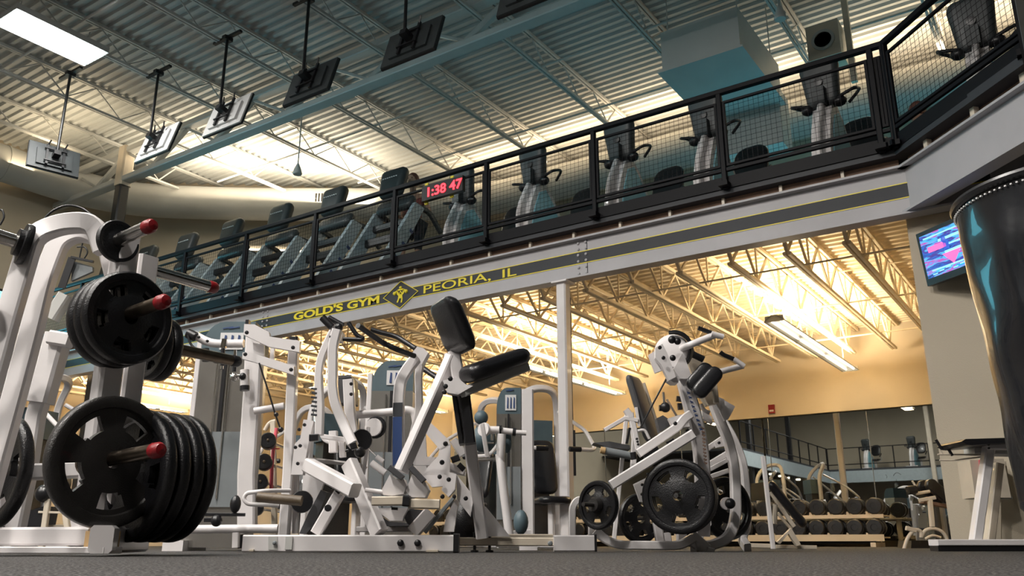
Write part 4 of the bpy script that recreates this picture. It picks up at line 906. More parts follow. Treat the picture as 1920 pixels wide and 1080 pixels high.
m = M(); slab(m, 'g', [(1310, 375), (1345, 400), (1290, 790), (1155, 790), (1190, 600)], 4.35, .05); slab(m, 'g', [(1320, 60), (1500, 290), (1530, 420), (1500, 600), (1330, 380)], 4.3, .03); rp = obj('rear_plate', m, 'white', t)
bolts(rp, 'g', [(1440, 368)], 4.28, 4.5)
m = M(); sqf(m, 'h', [(160, 640), (230, 1060)], 9, 4.6); sqf(m, 'g', [(1220, 20), (1440, 60)], 8, 4.5); sqf(m, 'e', [(1280, 640), (1410, 830)], 16, 4.5); sqf(m, 'e', [(1210, 960), (1420, 1050)], 14, 4.5); sqf(m, 'e', [(830, 840), (900, 1080)], 30, 4.55); obj('rear_frame', m, 'white', t)
m = M(); sqf(m, 'e', [(1260, 900), (1360, 860)], 12, 4.45); sqf(m, 'e', [(1350, 950), (1420, 1020)], 10, 4.4); m.ball(F('g', 1440, 650, 4.7), .10, 12, 8, (1, 1, 1.3)); obj('rear_wheel', m, 'rubber', t)
# ================================================================ adjustable bench with chest pad (centre)
t = thing('chest_pad_row', 'white post machine with an upright black chest pad and black seat', 'exercise machine', V((*Q(900, 1030, 4.4).xy, 0)))
m = M(); sqf(m, 'p', [(852, 660, 4.1), (858, 700, 4.1), (868, 745, 4.15), (882, 840, 4.25), (904, 1006, 4.4)], 24, 4.25, 26); po = obj('post', m, 'white', t)
m = M(); m.pad(Q(849, 612, 4.0), rt*.45-hd*.9, (upv*1+rt*-.40), rt*.9+hd*.45, .26, .27, .08, .20); obj('chest_pad', m, 'vinyl', t)
m = M(); sqf(m, 'b', [(1215, 560), (1240, 640), (1290, 800)], 16, 4.15, 20); sqf(m, 'b', [(1340, 590), (1370, 760)], 10, 4.2, 20); obj('pad_bracket', m, 'white', t)
va = (Q(988, 668, 4.25)-Q(862, 712, 4.0)).normalized(); ta = (Z-va*va.z).normalized(); ua = va.cross(ta)
m = M(); m.pad((Q(988, 668, 4.25)+Q(862, 712, 4.0))/2+ta*.01, ua, va, ta, .24, .37, .085, .3, taper=.75); obj('seat', m, 'vinyl', t)
m = M(); sq(m, 'p', [(866, 736, 4.05), (986, 688, 4.25)], 19, 4.15, 26); obj('seat_rail', m, 'duct', t)
m = M(); slab(m, 'b', [(1150, 900), (1330, 860), (1440, 950), (1530, 970), (1340, 1080), (1200, 1050)], 4.02, .06); sb = obj('seat_bracket', m, 'white', t)
bolts(sb, 'b', [(1185, 975), (1245, 880), (1170, 1050)], 4.0, 5)
m = M(); sqf(m, 'e', [(1300, 90), (1390, 700)], 9, 4.15, 40); obj('knee_pad', m, 'vinyl', t)
m = M(); sqf(m, 'e', [(1430, 80), (1500, 690)], 21, 4.12, 40); obj('knee_pad', m, 'vinyl', t)
m = M(); slab(m, 'i', [(150, 525), (190, 545), (460, 875), (190, 875)], 4.45, .02); obj('gusset', m, 'white', t)
a = Q(862, 1015, 4.5); b = Q(1040, 1017, 4.5)
m = M(); m.sweep([V((a.x, a.y, .052)), V((b.x, b.y, .050))], rect(.06, .042), Z); m.sweep([V((a.x, a.y, .075))+hd*.2, V((b.x, b.y, .075))+hd*.2], rect(.05, .03), Z); obj('base_rail', m, 'cream', t)
a = Q(1038, 1018, 4.45); b = Q(1113, 1018, 4.45)
m = M(); m.sweep([V((a.x, a.y, .043)), V((b.x, b.y, .043))], rect(.09, .078, .006), Z); eb = obj('end_beam', m, 'white', t)
m = M(); m.sweep([V((b.x, b.y, .045)), V((b.x, b.y, .045))+rt*.012], rect(.095, .082, .004), Z); obj('end_cap', m, 'black', eb)
for px in (890, 918): obj('foot_bolt', (lambda mm: mm.lathe(V((*Q(px, 1020, 4.48).xy, .0)), Z, [(.02, 0), (.02, .01), (.008, .012), (.008, .09), (.012, .095), (.001, .1)], 8))(M()), 'black', t)
obj('bolt', boltm('i', 910, 955, 4.4, 5), 'greyplastic', eb)
# ================================================================ press machine by the right-hand tower
t = thing('seated_press', 'white round-tube press machine with black collars beside the column', 'exercise machine', V((*Q(945, 1028, 5.4).xy, 0)))
m = M(); rd(m, 'h', [(150, 715), (380, 718)], 15, 5.3); rd(m, 'h', [(400, 722), (560, 742)], 12, 5.35); rd(m, 'h', [(590, 748), (720, 755)], 10, 5.45); obj('arm_tube', m, 'white', t)
for p, r_ in (((385, 718), 8), ((568, 742), 7)): m = M(); rd(m, 'h', [(p[0]-20, p[1]-2), (p[0]+22, p[1]+2)], r_*2+2, 5.34); obj('collar', m, 'black', t)
m = M(); m.lathe(F('h', 190, 715, 5.25), -hd-rt*.6, [(.04, -.01), (.045, 0), (.04, .015), (.004, .016)], 16); obj('hub', m, 'white', t)
m = M(); rd(m, 'h', [(410, 770), (395, 1080), (345, 0, 5.3, 'i'), (395, 420, 5.3, 'i'), (450, 860, 5.3, 'i')], 17, 5.3); sqf(m, 'i', [(440, 840), (690, 825)], 9, 5.4); obj('post', m, 'white', t)
m = M(); m.ball(F('h', 150, 560, 5.4), .045, 12, 8, (1, 1, 1)); m.ball(F('h', 180, 830, 5.5), .085, 14, 10, (1, 1, 1)); m.ball(F('h', 480, 860, 5.4), .05, 10, 8, (.6, .6, 1.5)); m.ball(F('i', 580, 715, 5.2), .055, 12, 8, (.8, .8, 1.3)); obj('pad', m, 'bluegrey', t)
m = M(); rd(m, 'h', [(285, 770), (285, 850)], 5, 5.2); rd(m, 'h', [(210, 880), (310, 880)], 4, 5.2); rd(m, 'i', [(0, 20), (300, 5)], 7, 5.4); rd(m, 'i', [(20, 20, 5.5), (60, 100, 5.5)], 10, 5.5); obj('lever', m, 'chrome', t)
# ================================================================ plate-loaded row / pulldown machine right of the column
t = thing('plate_loaded_pulldown', 'tall white plate-loaded machine with a cam head and black pads, right of the column', 'exercise machine', V((*Q(1270, 1030, 4.9).xy, 0)))
m = M(); sqf(m, 'p', [(1282, 712, 4.75), (1297, 765, 4.75), (1313, 830, 4.8), (1318, 900, 4.85), (1316, 1004, 4.9)], 28, 4.8, 24, .1); mc = obj('main_column', m, 'white', t)
m = M(); random.seed(5)
for k in range(9):
    x, y = 1291+k*2.9, 735+k*8.5
    sqf(m, 'p', [(x-3, y), (x+3, y+3)], 2.2, 4.69, 1); sqf(m, 'p', [(x-2, y+4), (x+2, y+1)], 1.6, 4.69, 1)
obj('decal', m, 'navy', mc, 'blue marks down the column')
m = M()
for k in range(11):
    x, y = 1318+k*.5, 802+k*6.5
    sqf(m, 'p', [(x-3, y), (x+3, y+2)], 2.6, 4.71, 1); sqf(m, 'p', [(x-2+k % 3, y+4), (x+2, y+2)], 1.5, 4.71, 1)
obj('decal', m, 'wood', mc, 'dark red marks down the column')
m = M(); sqf(m, 'n', [(230, 850), (430, 1025)], 26, 4.8, 12); sqf(m, 'n', [(430, 1010), (520, 1030)], 8, 4.8, 30); slab(m, 'n', [(320, 850), (490, 600), (500, 700), (380, 900)], 5.0, .04); obj('foot', m, 'white', mc)
# head plates and cam
m = M(); slab(m, 'j', [(330, 350), (420, 300), (480, 420), (590, 720), (500, 765), (400, 560), (330, 480)], 4.55, .04); slab(m, 'j', [(245, 440), (345, 375), (420, 560), (430, 630), (330, 670)], 4.6, .03); hp = obj('head_plate', m, 'white', t)
bolts(hp, 'j', [(385, 350), (430, 480)], 4.54, 4)
m = M(); slab(m, 'j', [(560, 620), (680, 400), (720, 520), (800, 745), (640, 740)], 4.68, .04); slab(m, 'j', [(490, 745), (560, 690), (640, 715), (620, 790), (560, 790)], 4.6, .1); obj('column_bracket', m, 'white', t)
m = M(); slab(m, 'j', [(690, 410), (960, 530), (810, 720)], 4.85, .02); obj('gusset', m, 'cream', t)
cm = F('j', 540, 400, 4.72); m = M(); m.lathe(cm, -hd-rt*.35, [(.095, -.02), (.10, 0), (.09, .014), (.07, .02), (.03, .02), (.001, .022)], 26); ca = obj('cam', m, 'white', t)
m = M(); m.sweep([cm+(-hd*.01)+(upv*sin(a)+(rt*.94-hd*.33)*cos(a))*.108 for a in [radians(-65+15*k) for k in range(12)]], rect(.03, .012), None); obj('belt', m, 'black', ca)
m = M(); m.ball(F('j', 540, 250, 4.6), .022); m.ball(F('j', 610, 270, 4.6), .02); m.ball(F('j', 550, 480, 4.55), .017); obj('belt_clamp', m, 'black', ca)
# arms and grips
m = M(); rd(m, 'j', [(660, 360, 4.7), (760, 320), (1080, 190)], 14, 4.6, .04); rd(m, 'j', [(1040, 175), (1190, 215)], 12, 4.55); ar = obj('pull_arm', m, 'white', t)
m = M(); rd(m, 'j', [(870, 100), (1045, 165)], 9, 4.6); obj('grip', m, 'black', ar)
m = M(); rd(m, 'j', [(1110, 665), (1440, 580)], 12, 4.75); rd(m, 'j', [(1455, 585), (1320, 490)], 10, 4.7); ar = obj('pull_arm', m, 'white', t)
m = M(); rd(m, 'j', [(1320, 495), (1190, 440), (1150, 405)], 9, 4.7, .02); obj('grip', m, 'black', ar)
m = M(); rd(m, 'j', [(700, 385), (940, 500)], 14, 4.8); obj('roller_pad', m, 'vinyl', t)
def jp(x, y, d=4.6): return F('j', x, y, d)
vv = (jp(1060, 650)-jp(860, 880)).normalized(); nn = -hd*.8+rt*.1+upv*.3; uu = vv.cross(nn).normalized(); nn = uu.cross(vv)
m = M(); m.pad(jp(990, 790, 4.55), uu, vv, nn, .085, .20, .05, .45); obj('chest_pad', m, 'vinyl', t)
m = M(); m.pad(jp(890, 720, 4.65), uu, vv, nn, .085, .18, .05, .45); obj('chest_pad', m, 'vinyl', t)
m = M(); sqf(m, 'j', [(930, 900), (1080, 860), (1100, 1050)], 10, 4.8); slab(m, 'j', [(900, 960), (1040, 870), (1110, 1060), (980, 1080)], 4.85, .05); obj('pad_arm', m, 'cream', t)
m = M(); slab(m, 'l', [(680, 10), (800, 60), (800, 130), (750, 210), (690, 120)], 4.9, .02); slab(m, 'l', [(800, 70), (935, 150), (850, 310), (800, 330), (740, 210)], 4.95, .02); obj('guard_plate', m, 'white', t)
m = M(); rd(m, 'l', [(500, 120), (540, 200), (610, 230)], 8, 4.85, .04); slab(m, 'l', [(520, 190), (640, 280), (650, 370), (520, 300)], 4.9, .04); obj('side_bracket', m, 'white', t)
# rear bent frame
m = M(); sqf(m, 'p', [(1336, 752, 5.0), (1350, 790, 5.0), (1366, 826, 5.0), (1378, 880, 5.0), (1380, 970, 4.95), (1368, 1008, 4.9), (1335, 1023, 4.85), (1300, 1025, 4.8)], 18, 4.95, 20, .12); obj('bent_frame', m, 'white', t)
m = M(); sqf(m, 'p', [(1350, 780, 5.3), (1375, 820, 5.3), (1393, 865, 5.3), (1398, 905, 5.3), (1402, 985, 5.3), (1390, 1010, 5.2), (1402, 1028, 5.1)], 13, 5.3, 18, .08); obj('bent_frame', m, 'white', t)
m = M(); sqf(m, 'p', [(1116, 995, 4.9), (1135, 1012, 4.9), (1160, 1022, 4.85), (1275, 1023, 4.8), (1300, 1008, 4.8)], 16, 4.85, 24, .08); obj('base_tube', m, 'white', t)
m = M(); sqf(m, 'p', [(1073, 1005, 4.9), (1073, 950, 4.9), (1083, 936, 4.9), (1097, 940, 4.9)], 13, 4.9, 16, .05); sqf(m, 'p', [(1109, 1003, 5.0), (1109, 985, 5.0)], 12, 5); obj('hook_post', m, 'white', t)
# lever arms
m = M(); sqf(m, 'k', [(785, 745), (1290, 405), (1370, 300), (1450, 250)], 17, 4.7, 20, .08); slab(m, 'k', [(1170, 300), (1290, 260), (1400, 240), (1440, 400), (1290, 420), (1220, 400)], 4.68, .04); la = obj('lever_arm', m, 'white', t)
bolts(la, 'k', [(1255, 365)], 4.62, 4)
m = M(); sqf(m, 'k', [(1290, 430), (1420, 390), (1455, 430), (1400, 480)], 5, 4.8, 30, .03); obj('slot_loop', m, 'duct', t)
m = M(); sqf(m, 'k', [(440, 1150), (1480, 500)], 19, 4.65, 22); obj('lever_arm', m, 'white', t)
m = M(); sqf(m, 'k', [(1390, 470), (1430, 450)], 7, 4.75); sqf(m, 'k', [(860, 790), (1040, 690)], 16, 4.9, 14); sqf(m, 'k', [(1150, 620), (1240, 570)], 7, 4.8); obj('shadow_pad', m, 'rubber', t)  # short dark rubber strips between the lever arms
m = M(); slab(m, 'm', [(865, 185), (1085, 80), (1060, 420), (945, 410)], 4.75, .03); pv = obj('pivot_plate', m, 'white', t)
bolts(pv, 'm', [(972, 195), (968, 315), (1045, 60)], 4.74, 3)
m = M(); rd(m, 'j', [(470, 740), (290, 1075), (825, 410, 4.7, 'k')], 3.5, 4.65); obj('cable', m, 'black', t)
m = M(); sqf(m, 'k', [(1270, 50), (1340, 60)], 10, 4.8); sqf(m, 'k', [(1310, 110), (1320, 190)], 9, 4.82); rd(m, 'k', [(1050, 170), (1150, 170)], 12, 4.9); m.ball(F('k', 1130, 160, 4.9), .03); obj('knob', m, 'black', t)
m = M(); rd(m, 'k', [(1105, -30), (1120, 140)], 5, 4.9); sqf(m, 'k', [(1150, 60), (1290, 300)], 4, 5.0); obj('adjuster', m, 'chrome', t)
m = M(); slab(m, 'k', [(1020, 300), (1100, 260), (1160, 300), (1190, 390), (1060, 470)], 5.0, .08); obj('rear_pad', m, 'greyvinyl', t)
# inclined cross members behind the big plates
m = M(); sqf(m, 'l', [(600, 890), (850, 740)], 12, 5.05); sqf(m, 'l', [(590, 960), (830, 830)], 8, 5.0); sqf(m, 'l', [(620, 1040), (850, 960)], 9, 5.05); sqf(m, 'l', [(570, 690), (760, 560)], 10, 5.1); slab(m, 'l', [(680, 610), (760, 560), (840, 640), (700, 670)], 5.05, .03); cb = obj('cross_member', m, 'white', t)
bolts(cb, 'l', [(730, 610)], 5.04, 3)
m = M(); sqf(m, 'm', [(1160, 670), (1200, 920)], 16, 4.95); sqf(m, 'm', [(1280, 800), (1300, 920)], 14, 4.95); sqf(m, 'm', [(1470, 810), (1470, 930)], 18, 4.9); sqf(m, 'm', [(830, 860), (990, 900)], 6, 5.0); sqf(m, 'm', [(1050, 850), (1050, 910)], 9, 5.1); obj('base_struts', m, 'white', t)
# plates on this machine
n1 = (-hd*.72-rt*.69)
c1 = Q(1122, 947, 4.75); plate(c1, n1, .130, .035, 'black grip plate at the far left end of the plate-loaded machine', rot=12, slots=5)
m = M(); m.cyl(c1+n1*.13, c1-n1*.14, .012, n=10); m.lathe(c1+n1*.02, n1, [(.045, 0), (.035, .03), (.02, .03)], 16); obj('plate_peg', m, 'iron', t)
n2 = (-hd*.9+rt*.43)
c2 = Q(1199, 972, 4.95); plate(c2, n2, .135, .035, 'black plate low behind the left and big plates of the plate-loaded machine', rot=30)
m = M(); m.cyl(c2+n2*.05, c2-n2*.15, .012, n=10); obj('plate_peg', m, 'iron', t)
n3 = (-hd*.93-rt*.36)
c3 = Q(1272, 930, 4.6)
for k in range(3): plate(c3-n3*.04*k, n3, .193, .038, ['large black plate facing the room on the plate-loaded machine', 'second large plate, just behind the front one on the plate-loaded machine', 'third large plate, rearmost on the plate-loaded machine'][k], 'large plates on the plate-loaded machine', rot=18)
m = M(); m.cyl(c3+n3*.07, c3-n3*.2, .013, n=10); obj('plate_peg', m, 'iron', t)
c4 = Q(1362, 953, 5.15); plate(c4, (-hd*.9+rt*.43), .18, .04, 'large black plate behind the bent right frame of the plate-loaded machine', rot=5)
m = M(); m.ball(Q(1369, 944, 4.8), .029, 14, 10); obj('knob', m, 'black', t, 'round black knob')
m = M(); m.lathe(Q(1363, 944, 4.84), -hd, [(.034, -.02), (.034, .0), (.02, .001)], 16); obj('knob_collar', m, 'white', t)
# ---------------------------------------------------------------- ab machine left of it, behind
t = thing('incline_press', 'white bench with a tall dark back pad, behind the plate-loaded machine', 'exercise machine', V((*Q(1190, 1024, 5.9).xy, 0)))
vv = (Q(1183, 708, 5.7)-Q(1218, 822, 5.7)).normalized(); m = M(); m.pad((Q(1188, 706, 5.7)+Q(1222, 830, 5.7))/2, rt*.55+hd*.83, vv, -hd*.55+rt*.3, .20, .46, .07, .2); obj('back_pad', m, 'greyvinyl', t)
m = M(); sqf(m, 'p', [(1204, 720, 5.85), (1240, 830, 5.85)], 10, 5.85, 20); obj('back_bracket', m, 'cream', t)
m = M(); sqf(m, 'k', [(690, 230), (740, 560), (720, 1000)], 11, 5.6); sqf(m, 'k', [(360, 450), (620, 300), (780, 330)], 8, 5.6, 12); sqf(m, 'k', [(630, 190), (700, 290)], 12, 5.6); sqf(m, 'k', [(760, 160), (800, 400)], 6, 5.6); rd(m, 'k', [(780, 460), (870, 440), (930, 560)], 6, 5.6, .05); sqf(m, 'k', [(720, 360), (790, 720)], 11, 5.5); sqf(m, 'k', [(640, 250), (480, 1850)], 8, 5.9); obj('frame', m, 'white', t)
m = M(); rd(m, 'k', [(340, 705), (720, 780)], 15, 5.5); rl = obj('roller', m, 'greyplastic', t)
m = M(); rd(m, 'k', [(310, 698), (370, 710)], 13, 5.49); obj('roller_end', m, 'tan', rl, 'tan roller end')
m = M(); slab(m, 'k', [(220, 610), (420, 590), (680, 640), (690, 690), (420, 670)], 5.7, .15); obj('seat', m, 'greyvinyl', t)
m = M(); sqf(m, 'k', [(680, 420), (640, 620)], 5, 5.5); rd(m, 'k', [(720, 730), (740, 820)], 12, 5.45); obj('spring', m, 'black', t)
for k in range(3): obj('mark', boltm('k', 770+k*8, 560+k*35, 5.45, 2.5), 'black', t)
# ================================================================ bag, near right
pt, pb_ = Q(1811, 372, 1.75), Q(1915, 872, 1.75)
R0 = .20; sh_ = (pb_-pt).dot(rt)*.999
cx = pt+rt*R0; bx = (cx.x, cx.y)
lean = rt*(sh_*.62)
ztop = pt.z; zbot = .10
t = thing('punching_bag', 'tall shiny black vinyl punching bag filling the right edge of the photo', 'punching bag', (bx[0]+lean.x, bx[1]+lean.y, zbot))
axd = (V((bx[0], bx[1], ztop))-(V((bx[0], bx[1], pb_.z))+lean)).normalized()
top = V((bx[0], bx[1], ztop)); H = (ztop-zbot)/axd.z
m = M(); prof = []; n = 44; N = 64; vs = []
ax_u = axd.cross(Y).normalized(); ax_v = axd.cross(ax_u)
for j in range(n+1):
    f_ = j/n; r_ = R0*(1-.10*f_)
    if f_ > .985: r_ *= .93
    for i in range(N):
        a_ = 2*pi*i/N
        wr = .0035*sin(a_*5+f_*3)*sin(f_*7+a_*2)+.0022*sin(a_*9-f_*6)+.0012*sin(f_*26+a_*3)
        wr *= min(1, f_*8)
        vs.append(top-axd*(H*f_)+(ax_u*cos(a_)+ax_v*sin(a_))*(r_+wr))
m.add(vs, [(j*N+i, j*N+(i+1) % N, (j+1)*N+(i+1) % N, (j+1)*N+i) for j in range(n) for i in range(N)]+[tuple(range(N)), tuple(reversed([n*N+i for i in range(N)]))])
mat('bagvinyl', (.005, .006, .009), .26, bump=.25, bscale=9, coat=.25)
obj('body', m, 'bagvinyl', t, smooth=60)
m = M(); m.sweep([top+axd*.006+(ax_u*cos(2*pi*i/72)+ax_v*sin(2*pi*i/72))*(R0+.002) for i in range(72)], circ(.010, 8), closed=True); obj('rim_piping', m, 'black', t)
for i in range(0, 120): pass
m = M()
for i in range(110):
    a_ = 2*pi*i/110; p = top-axd*.012+(ax_u*cos(a_)+ax_v*sin(a_))*(R0+.004); m.box(p, (.004, .004, .003), Matrix.Rotation(a_, 3, 'Z'))
obj('rim_stitching', m, 'label', t)
hang = V((top.x+.12, top.y, 2.94))
for i in range(4):
    a_ = pi/4+i*pi/2; m = M(); m.cyl(top+(ax_u*cos(a_)+ax_v*sin(a_))*R0*.95, top+axd*.10, .005, n=6); obj('chain', m, 'steel', t)
m = M(); m.cyl(top+axd*.10, hang, .006, n=6); obj('chain', m, 'steel', t)
# ================================================================ step bench at the right
t = thing('step_frame', 'white A-shaped bench frame with a dark pad on top beside the punching bag', 'bench', V((*Q(1850, 1030, 5.2).xy, 0)))
a, b = Q(1750, 1018, 5.1), Q(2010, 1018, 5.1)
m = M(); m.sweep([V((a.x, a.y, .048)), V((b.x, b.y, .048))], rect(.12, .034, .004), Z); obj('base_plate', m, 'white', t)
m = M(); m.sweep([V((a.x, a.y, .016)), V((b.x, b.y, .016))], rect(.10, .03, .004), Z); obj('rubber_foot', m, 'black', t)
m = M(); sqf(m, 'r', [(580, 150), (470, 930)], 18, 5.1, 20); obj('leg', m, 'white', t)
m = M(); sqf(m, 'r', [(655, 300), (580, 930)], 15, 5.35, 20); obj('leg', m, 'cream', t)
m = M(); sqf(m, 'r', [(550, 155), (800, 155)], 15, 5.08, 22); tb = obj('top_beam', m, 'white', t)
m = M(); sqf(m, 'r', [(420, 200), (800, 210)], 13, 5.25, 40); obj('under_beam', m, 'duct', t)
bolts(tb, 'r', [(575, 145), (740, 135), (578, 175), (740, 165)], 5.04, 2)
m = M(); slab(m, 'r', [(360, 120), (390, 100), (780, 88), (860, 90), (860, 120), (440, 150), (400, 145)], 4.95, .3); obj('pad', m, 'vinyl', t)
m = M(); rd(m, 'r', [(165, 225), (520, 228)], 3, 5.2); rd(m, 'r', [(180, 272), (300, 272), (520, 245)], 3, 5.2); rd(m, 'r', [(180, 185), (205, 225)], 3, 5.2); ha = obj('handle_bar', m, 'cream', t)
for x, y in ((150, 105), (235, 155)): m = M(); rd(m, 'r', [(x, y), (x+50, y+80)], 5.5, 5.2); obj('grip', m, 'black', ha)
t = thing('wall_box', 'pale cabinet standing against the pier behind the bench frame', 'cabinet', V((*Q(1860, 1022, 6.9).xy, 0)))
m = M(); slab(m, 'r', [(425, 270), (500, 270), (520, 575), (470, 575)], 6.9, .2); slab(m, 'r', [(560, 260), (700, 260), (760, 575), (560, 575)], 6.92, .2); slab(m, 'r', [(430, 280), (720, 280), (755, 570), (480, 570)], 7.0, .2); obj('body', m, 'cream', t)
m = M(); sqf(m, 'r', [(510, 270), (520, 400)], 5, 6.88); obj('red_strip', m, 'pink', t, 'red strip'); m = M(); slab(m, 'r', [(480, 560), (770, 565), (770, 585), (480, 580)], 6.95, .2); obj('lower_edge', m, 'duct', t)
m = M(); sqf(m, 'r', [(600, 580), (600, 960)], 30, 7.0, 20); obj('stand', m, 'wall', t)
# ================================================================ dumbbell racks against the mirrors
DBX = [-2.75-.262*i for i in range(31)]
def dumbbell(x, y, z, r_, mt='rubber'):
    t = thing('dumbbell', '', 'dumbbell', (x, y, z))
    for s in (-1, 1): m = M(); m.lathe((x, y+s*.10, z), (0, s, 0), [(r_*.86, -.04), (r_, -.03), (r_, .03), (r_*.86, .045), (r_*.4, .046), (r_*.38, .04), (.001, .04)], 14); obj('head', m, mt, t)
    m = M(); m.cyl((x, y-.07, z), (x, y+.07, z), .016, n=8); obj('handle', m, 'chrome', t)
    return t
YR = 13.25
zu, zl = Q(1600, 951, 13.6).z, Q(1600, 986, 13.6).z
zu, zl = PY(1560, 951, YR).z, PY(1560, 990, YR).z
for i0, i1, lb in ((0, 11, 'long two-tier dumbbell rack near the right pier, full of black dumbbells'), (11, 21, 'middle section of the two-tier dumbbell rack along the mirrors'), (21, 31, 'left section of the two-tier dumbbell rack, behind the white column')):
    x0, x1 = DBX[i0]+.13, DBX[i1-1]-.13
    t = thing('dumbbell_rack', lb, 'rack', ((x0+x1)/2, YR, 0))
    for zz, yo in ((zu, .0), (zl, -.12)):
        m = M(); m.box(((x0+x1)/2, YR+yo, zz-.135), (abs(x1-x0), .40, .02)); m.box(((x0+x1)/2, YR+yo-.2, zz-.14), (abs(x1-x0), .015, .05 if zz == zu else .09)); sh = obj('shelf', m, 'cream' if zz == zu else 'wall', t)
        for x in DBX[i0:i1]:
            for dy in (-.1, .1): m = M(); m.prism([(x-.13, YR+yo+dy, zz-.13), (x-.07, YR+yo+dy, zz-.13), (x-.105, YR+yo+dy, zz-.07), (x-.125, YR+yo+dy, zz-.07)], (0, .03, 0)); obj('cradle', m, 'cream', sh)
    for x in (x0-.15, x1+.15): m = M(); m.bar((x, YR+.05, 0), (x, YR+.05, zu-.14), .07, .09, Y); m.box((x, YR-.05, .03), (.07, .6, .06)); obj('leg', m, 'cream', t)
    m = M(); m.box(((x0+x1)/2, YR+.05, .1), (abs(x1-x0)-.4, .3, .12)); obj('kick_board', m, 'black', t)
base = dumbbell(DBX[0], YR, zu, .118); base['label'] = 'black round dumbbell on the upper shelf of the rack by the mirrors'; base['group'] = 'dumbbells on the upper shelf'
for x in DBX[1:]: dup(base, (x, YR, zu))
base = dumbbell(DBX[0], YR-.12, zl, .118); base['label'] = 'black round dumbbell on the lower shelf of the rack by the mirrors'; base['group'] = 'dumbbells on the lower shelf'
for x in DBX[1:]: dup(base, (x, YR-.12, zl))
# slanted rack near the right edge of the mirror with its own dumbbells
t = thing('side_rack', 'cream slanted dumbbell stand with hoop feet in front of the pier corner', 'rack', V((*Q(1737, 1030, 8.6).xy, 0)))
D8 = 8.6
m = M(); sqf(m, 'q', [(1400, 590), (1420, 800)], 8, D8); sqf(m, 'q', [(1325, 610), (1440, 590)], 7, D8); obj('post', m, 'cream', t)
m = M(); rd(m, 'q', [(1340, 880), (1360, 830), (1420, 810), (1490, 830), (1530, 890), (1530, 960)], 6.5, D8, .05); rd(m, 'q', [(1215, 965), (1240, 880), (1290, 820), (1340, 830), (1340, 880)], 7, D8, .05); rd(m, 'q', [(1370, 890), (1420, 860), (1480, 880)], 5, D8+.2, .04); sqf(m, 'q', [(1230, 810), (1300, 830)], 8, D8); obj('hoop_foot', m, 'cream', t)
m = M(); slab(m, 'q', [(1270, 900), (1420, 900), (1420, 975), (1265, 975)], D8+.1, .3); obj('weight_box', m, 'rubber', t)
m = M(); sq(m, 'q', [(1390, 480), (1560, 640)], 8, D8+.2, 20); sq(m, 'q', [(1340, 620), (1560, 660)], 6, D8+.2, 20); obj('tray', m, 'wood', t)
for k in range(5):
    q = F('q', 1415+26*k, 500+22*k, D8+.05); o = thing('dumbbell', ['nearest', 'second', 'third', 'fourth', 'last'][k]+' black dumbbell counted from the left on the slanted cream stand', 'dumbbell', q, 0, 'dumbbells on the slanted stand')
    for s in (0, 1): m = M(); m.lathe(q+hd*(.18*s), hd, [(.05, -.03), (.06, -.02), (.06, .03), (.05, .04)], 12); obj('head', m, 'rubber', o)
    m = M(); m.cyl(q, q+hd*.18, .014, n=8); obj('handle', m, 'chrome', o)
q = F('q', 1290, 540, D8); o = thing('barbell', 'short bar with a thick black end lying left on the cream stand', 'barbell', q)
m = M(); rd(m, 'q', [(1240, 540), (1300, 530)], 16, D8); obj('head', m, 'rubber', o); m = M(); rd(m, 'q', [(1300, 562), (1400, 545)], 6, D8); rd(m, 'q', [(1275, 470), (1300, 510)], 4, D8); obj('bar', m, 'cream', o)
# incline bench
t = thing('incline_bench', 'tan incline bench with a black back pad, left of the dumbbell rack', 'bench', V((*Q(1470, 1030, 7.8).xy, 0)))
m = M(); sqf(m, 'q', [(195, 290), (230, 600), (270, 965)], 8, 7.7); obj('upright', m, 'white', t)
vv = (F('q', 230, 500, 7.9)-F('q', 460, 780, 7.9)).normalized()
m = M(); m.pad(F('q', 370, 640, 7.9), rt*.3+hd*.95, vv, (upv*.7+rt*.7), .28, .48, .08, .2); obj('back_pad', m, 'vinyl', t)
m = M(); sqf(m, 'q', [(250, 550), (420, 800)], 7, 7.85); sqf(m, 'q', [(300, 700), (400, 820)], 5, 7.9); slab(m, 'q', [(300, 910), (400, 810), (470, 930), (440, 940), (380, 850), (320, 925)], 7.8, .05); sqf(m, 'q', [(60, 935), (250, 940)], 8, 7.9); sqf(m, 'q', [(290, 945), (580, 950)], 7, 7.9); rd(m, 'q', [(285, 640), (280, 780)], 9, 7.8); obj('frame', m, 'cream', t)
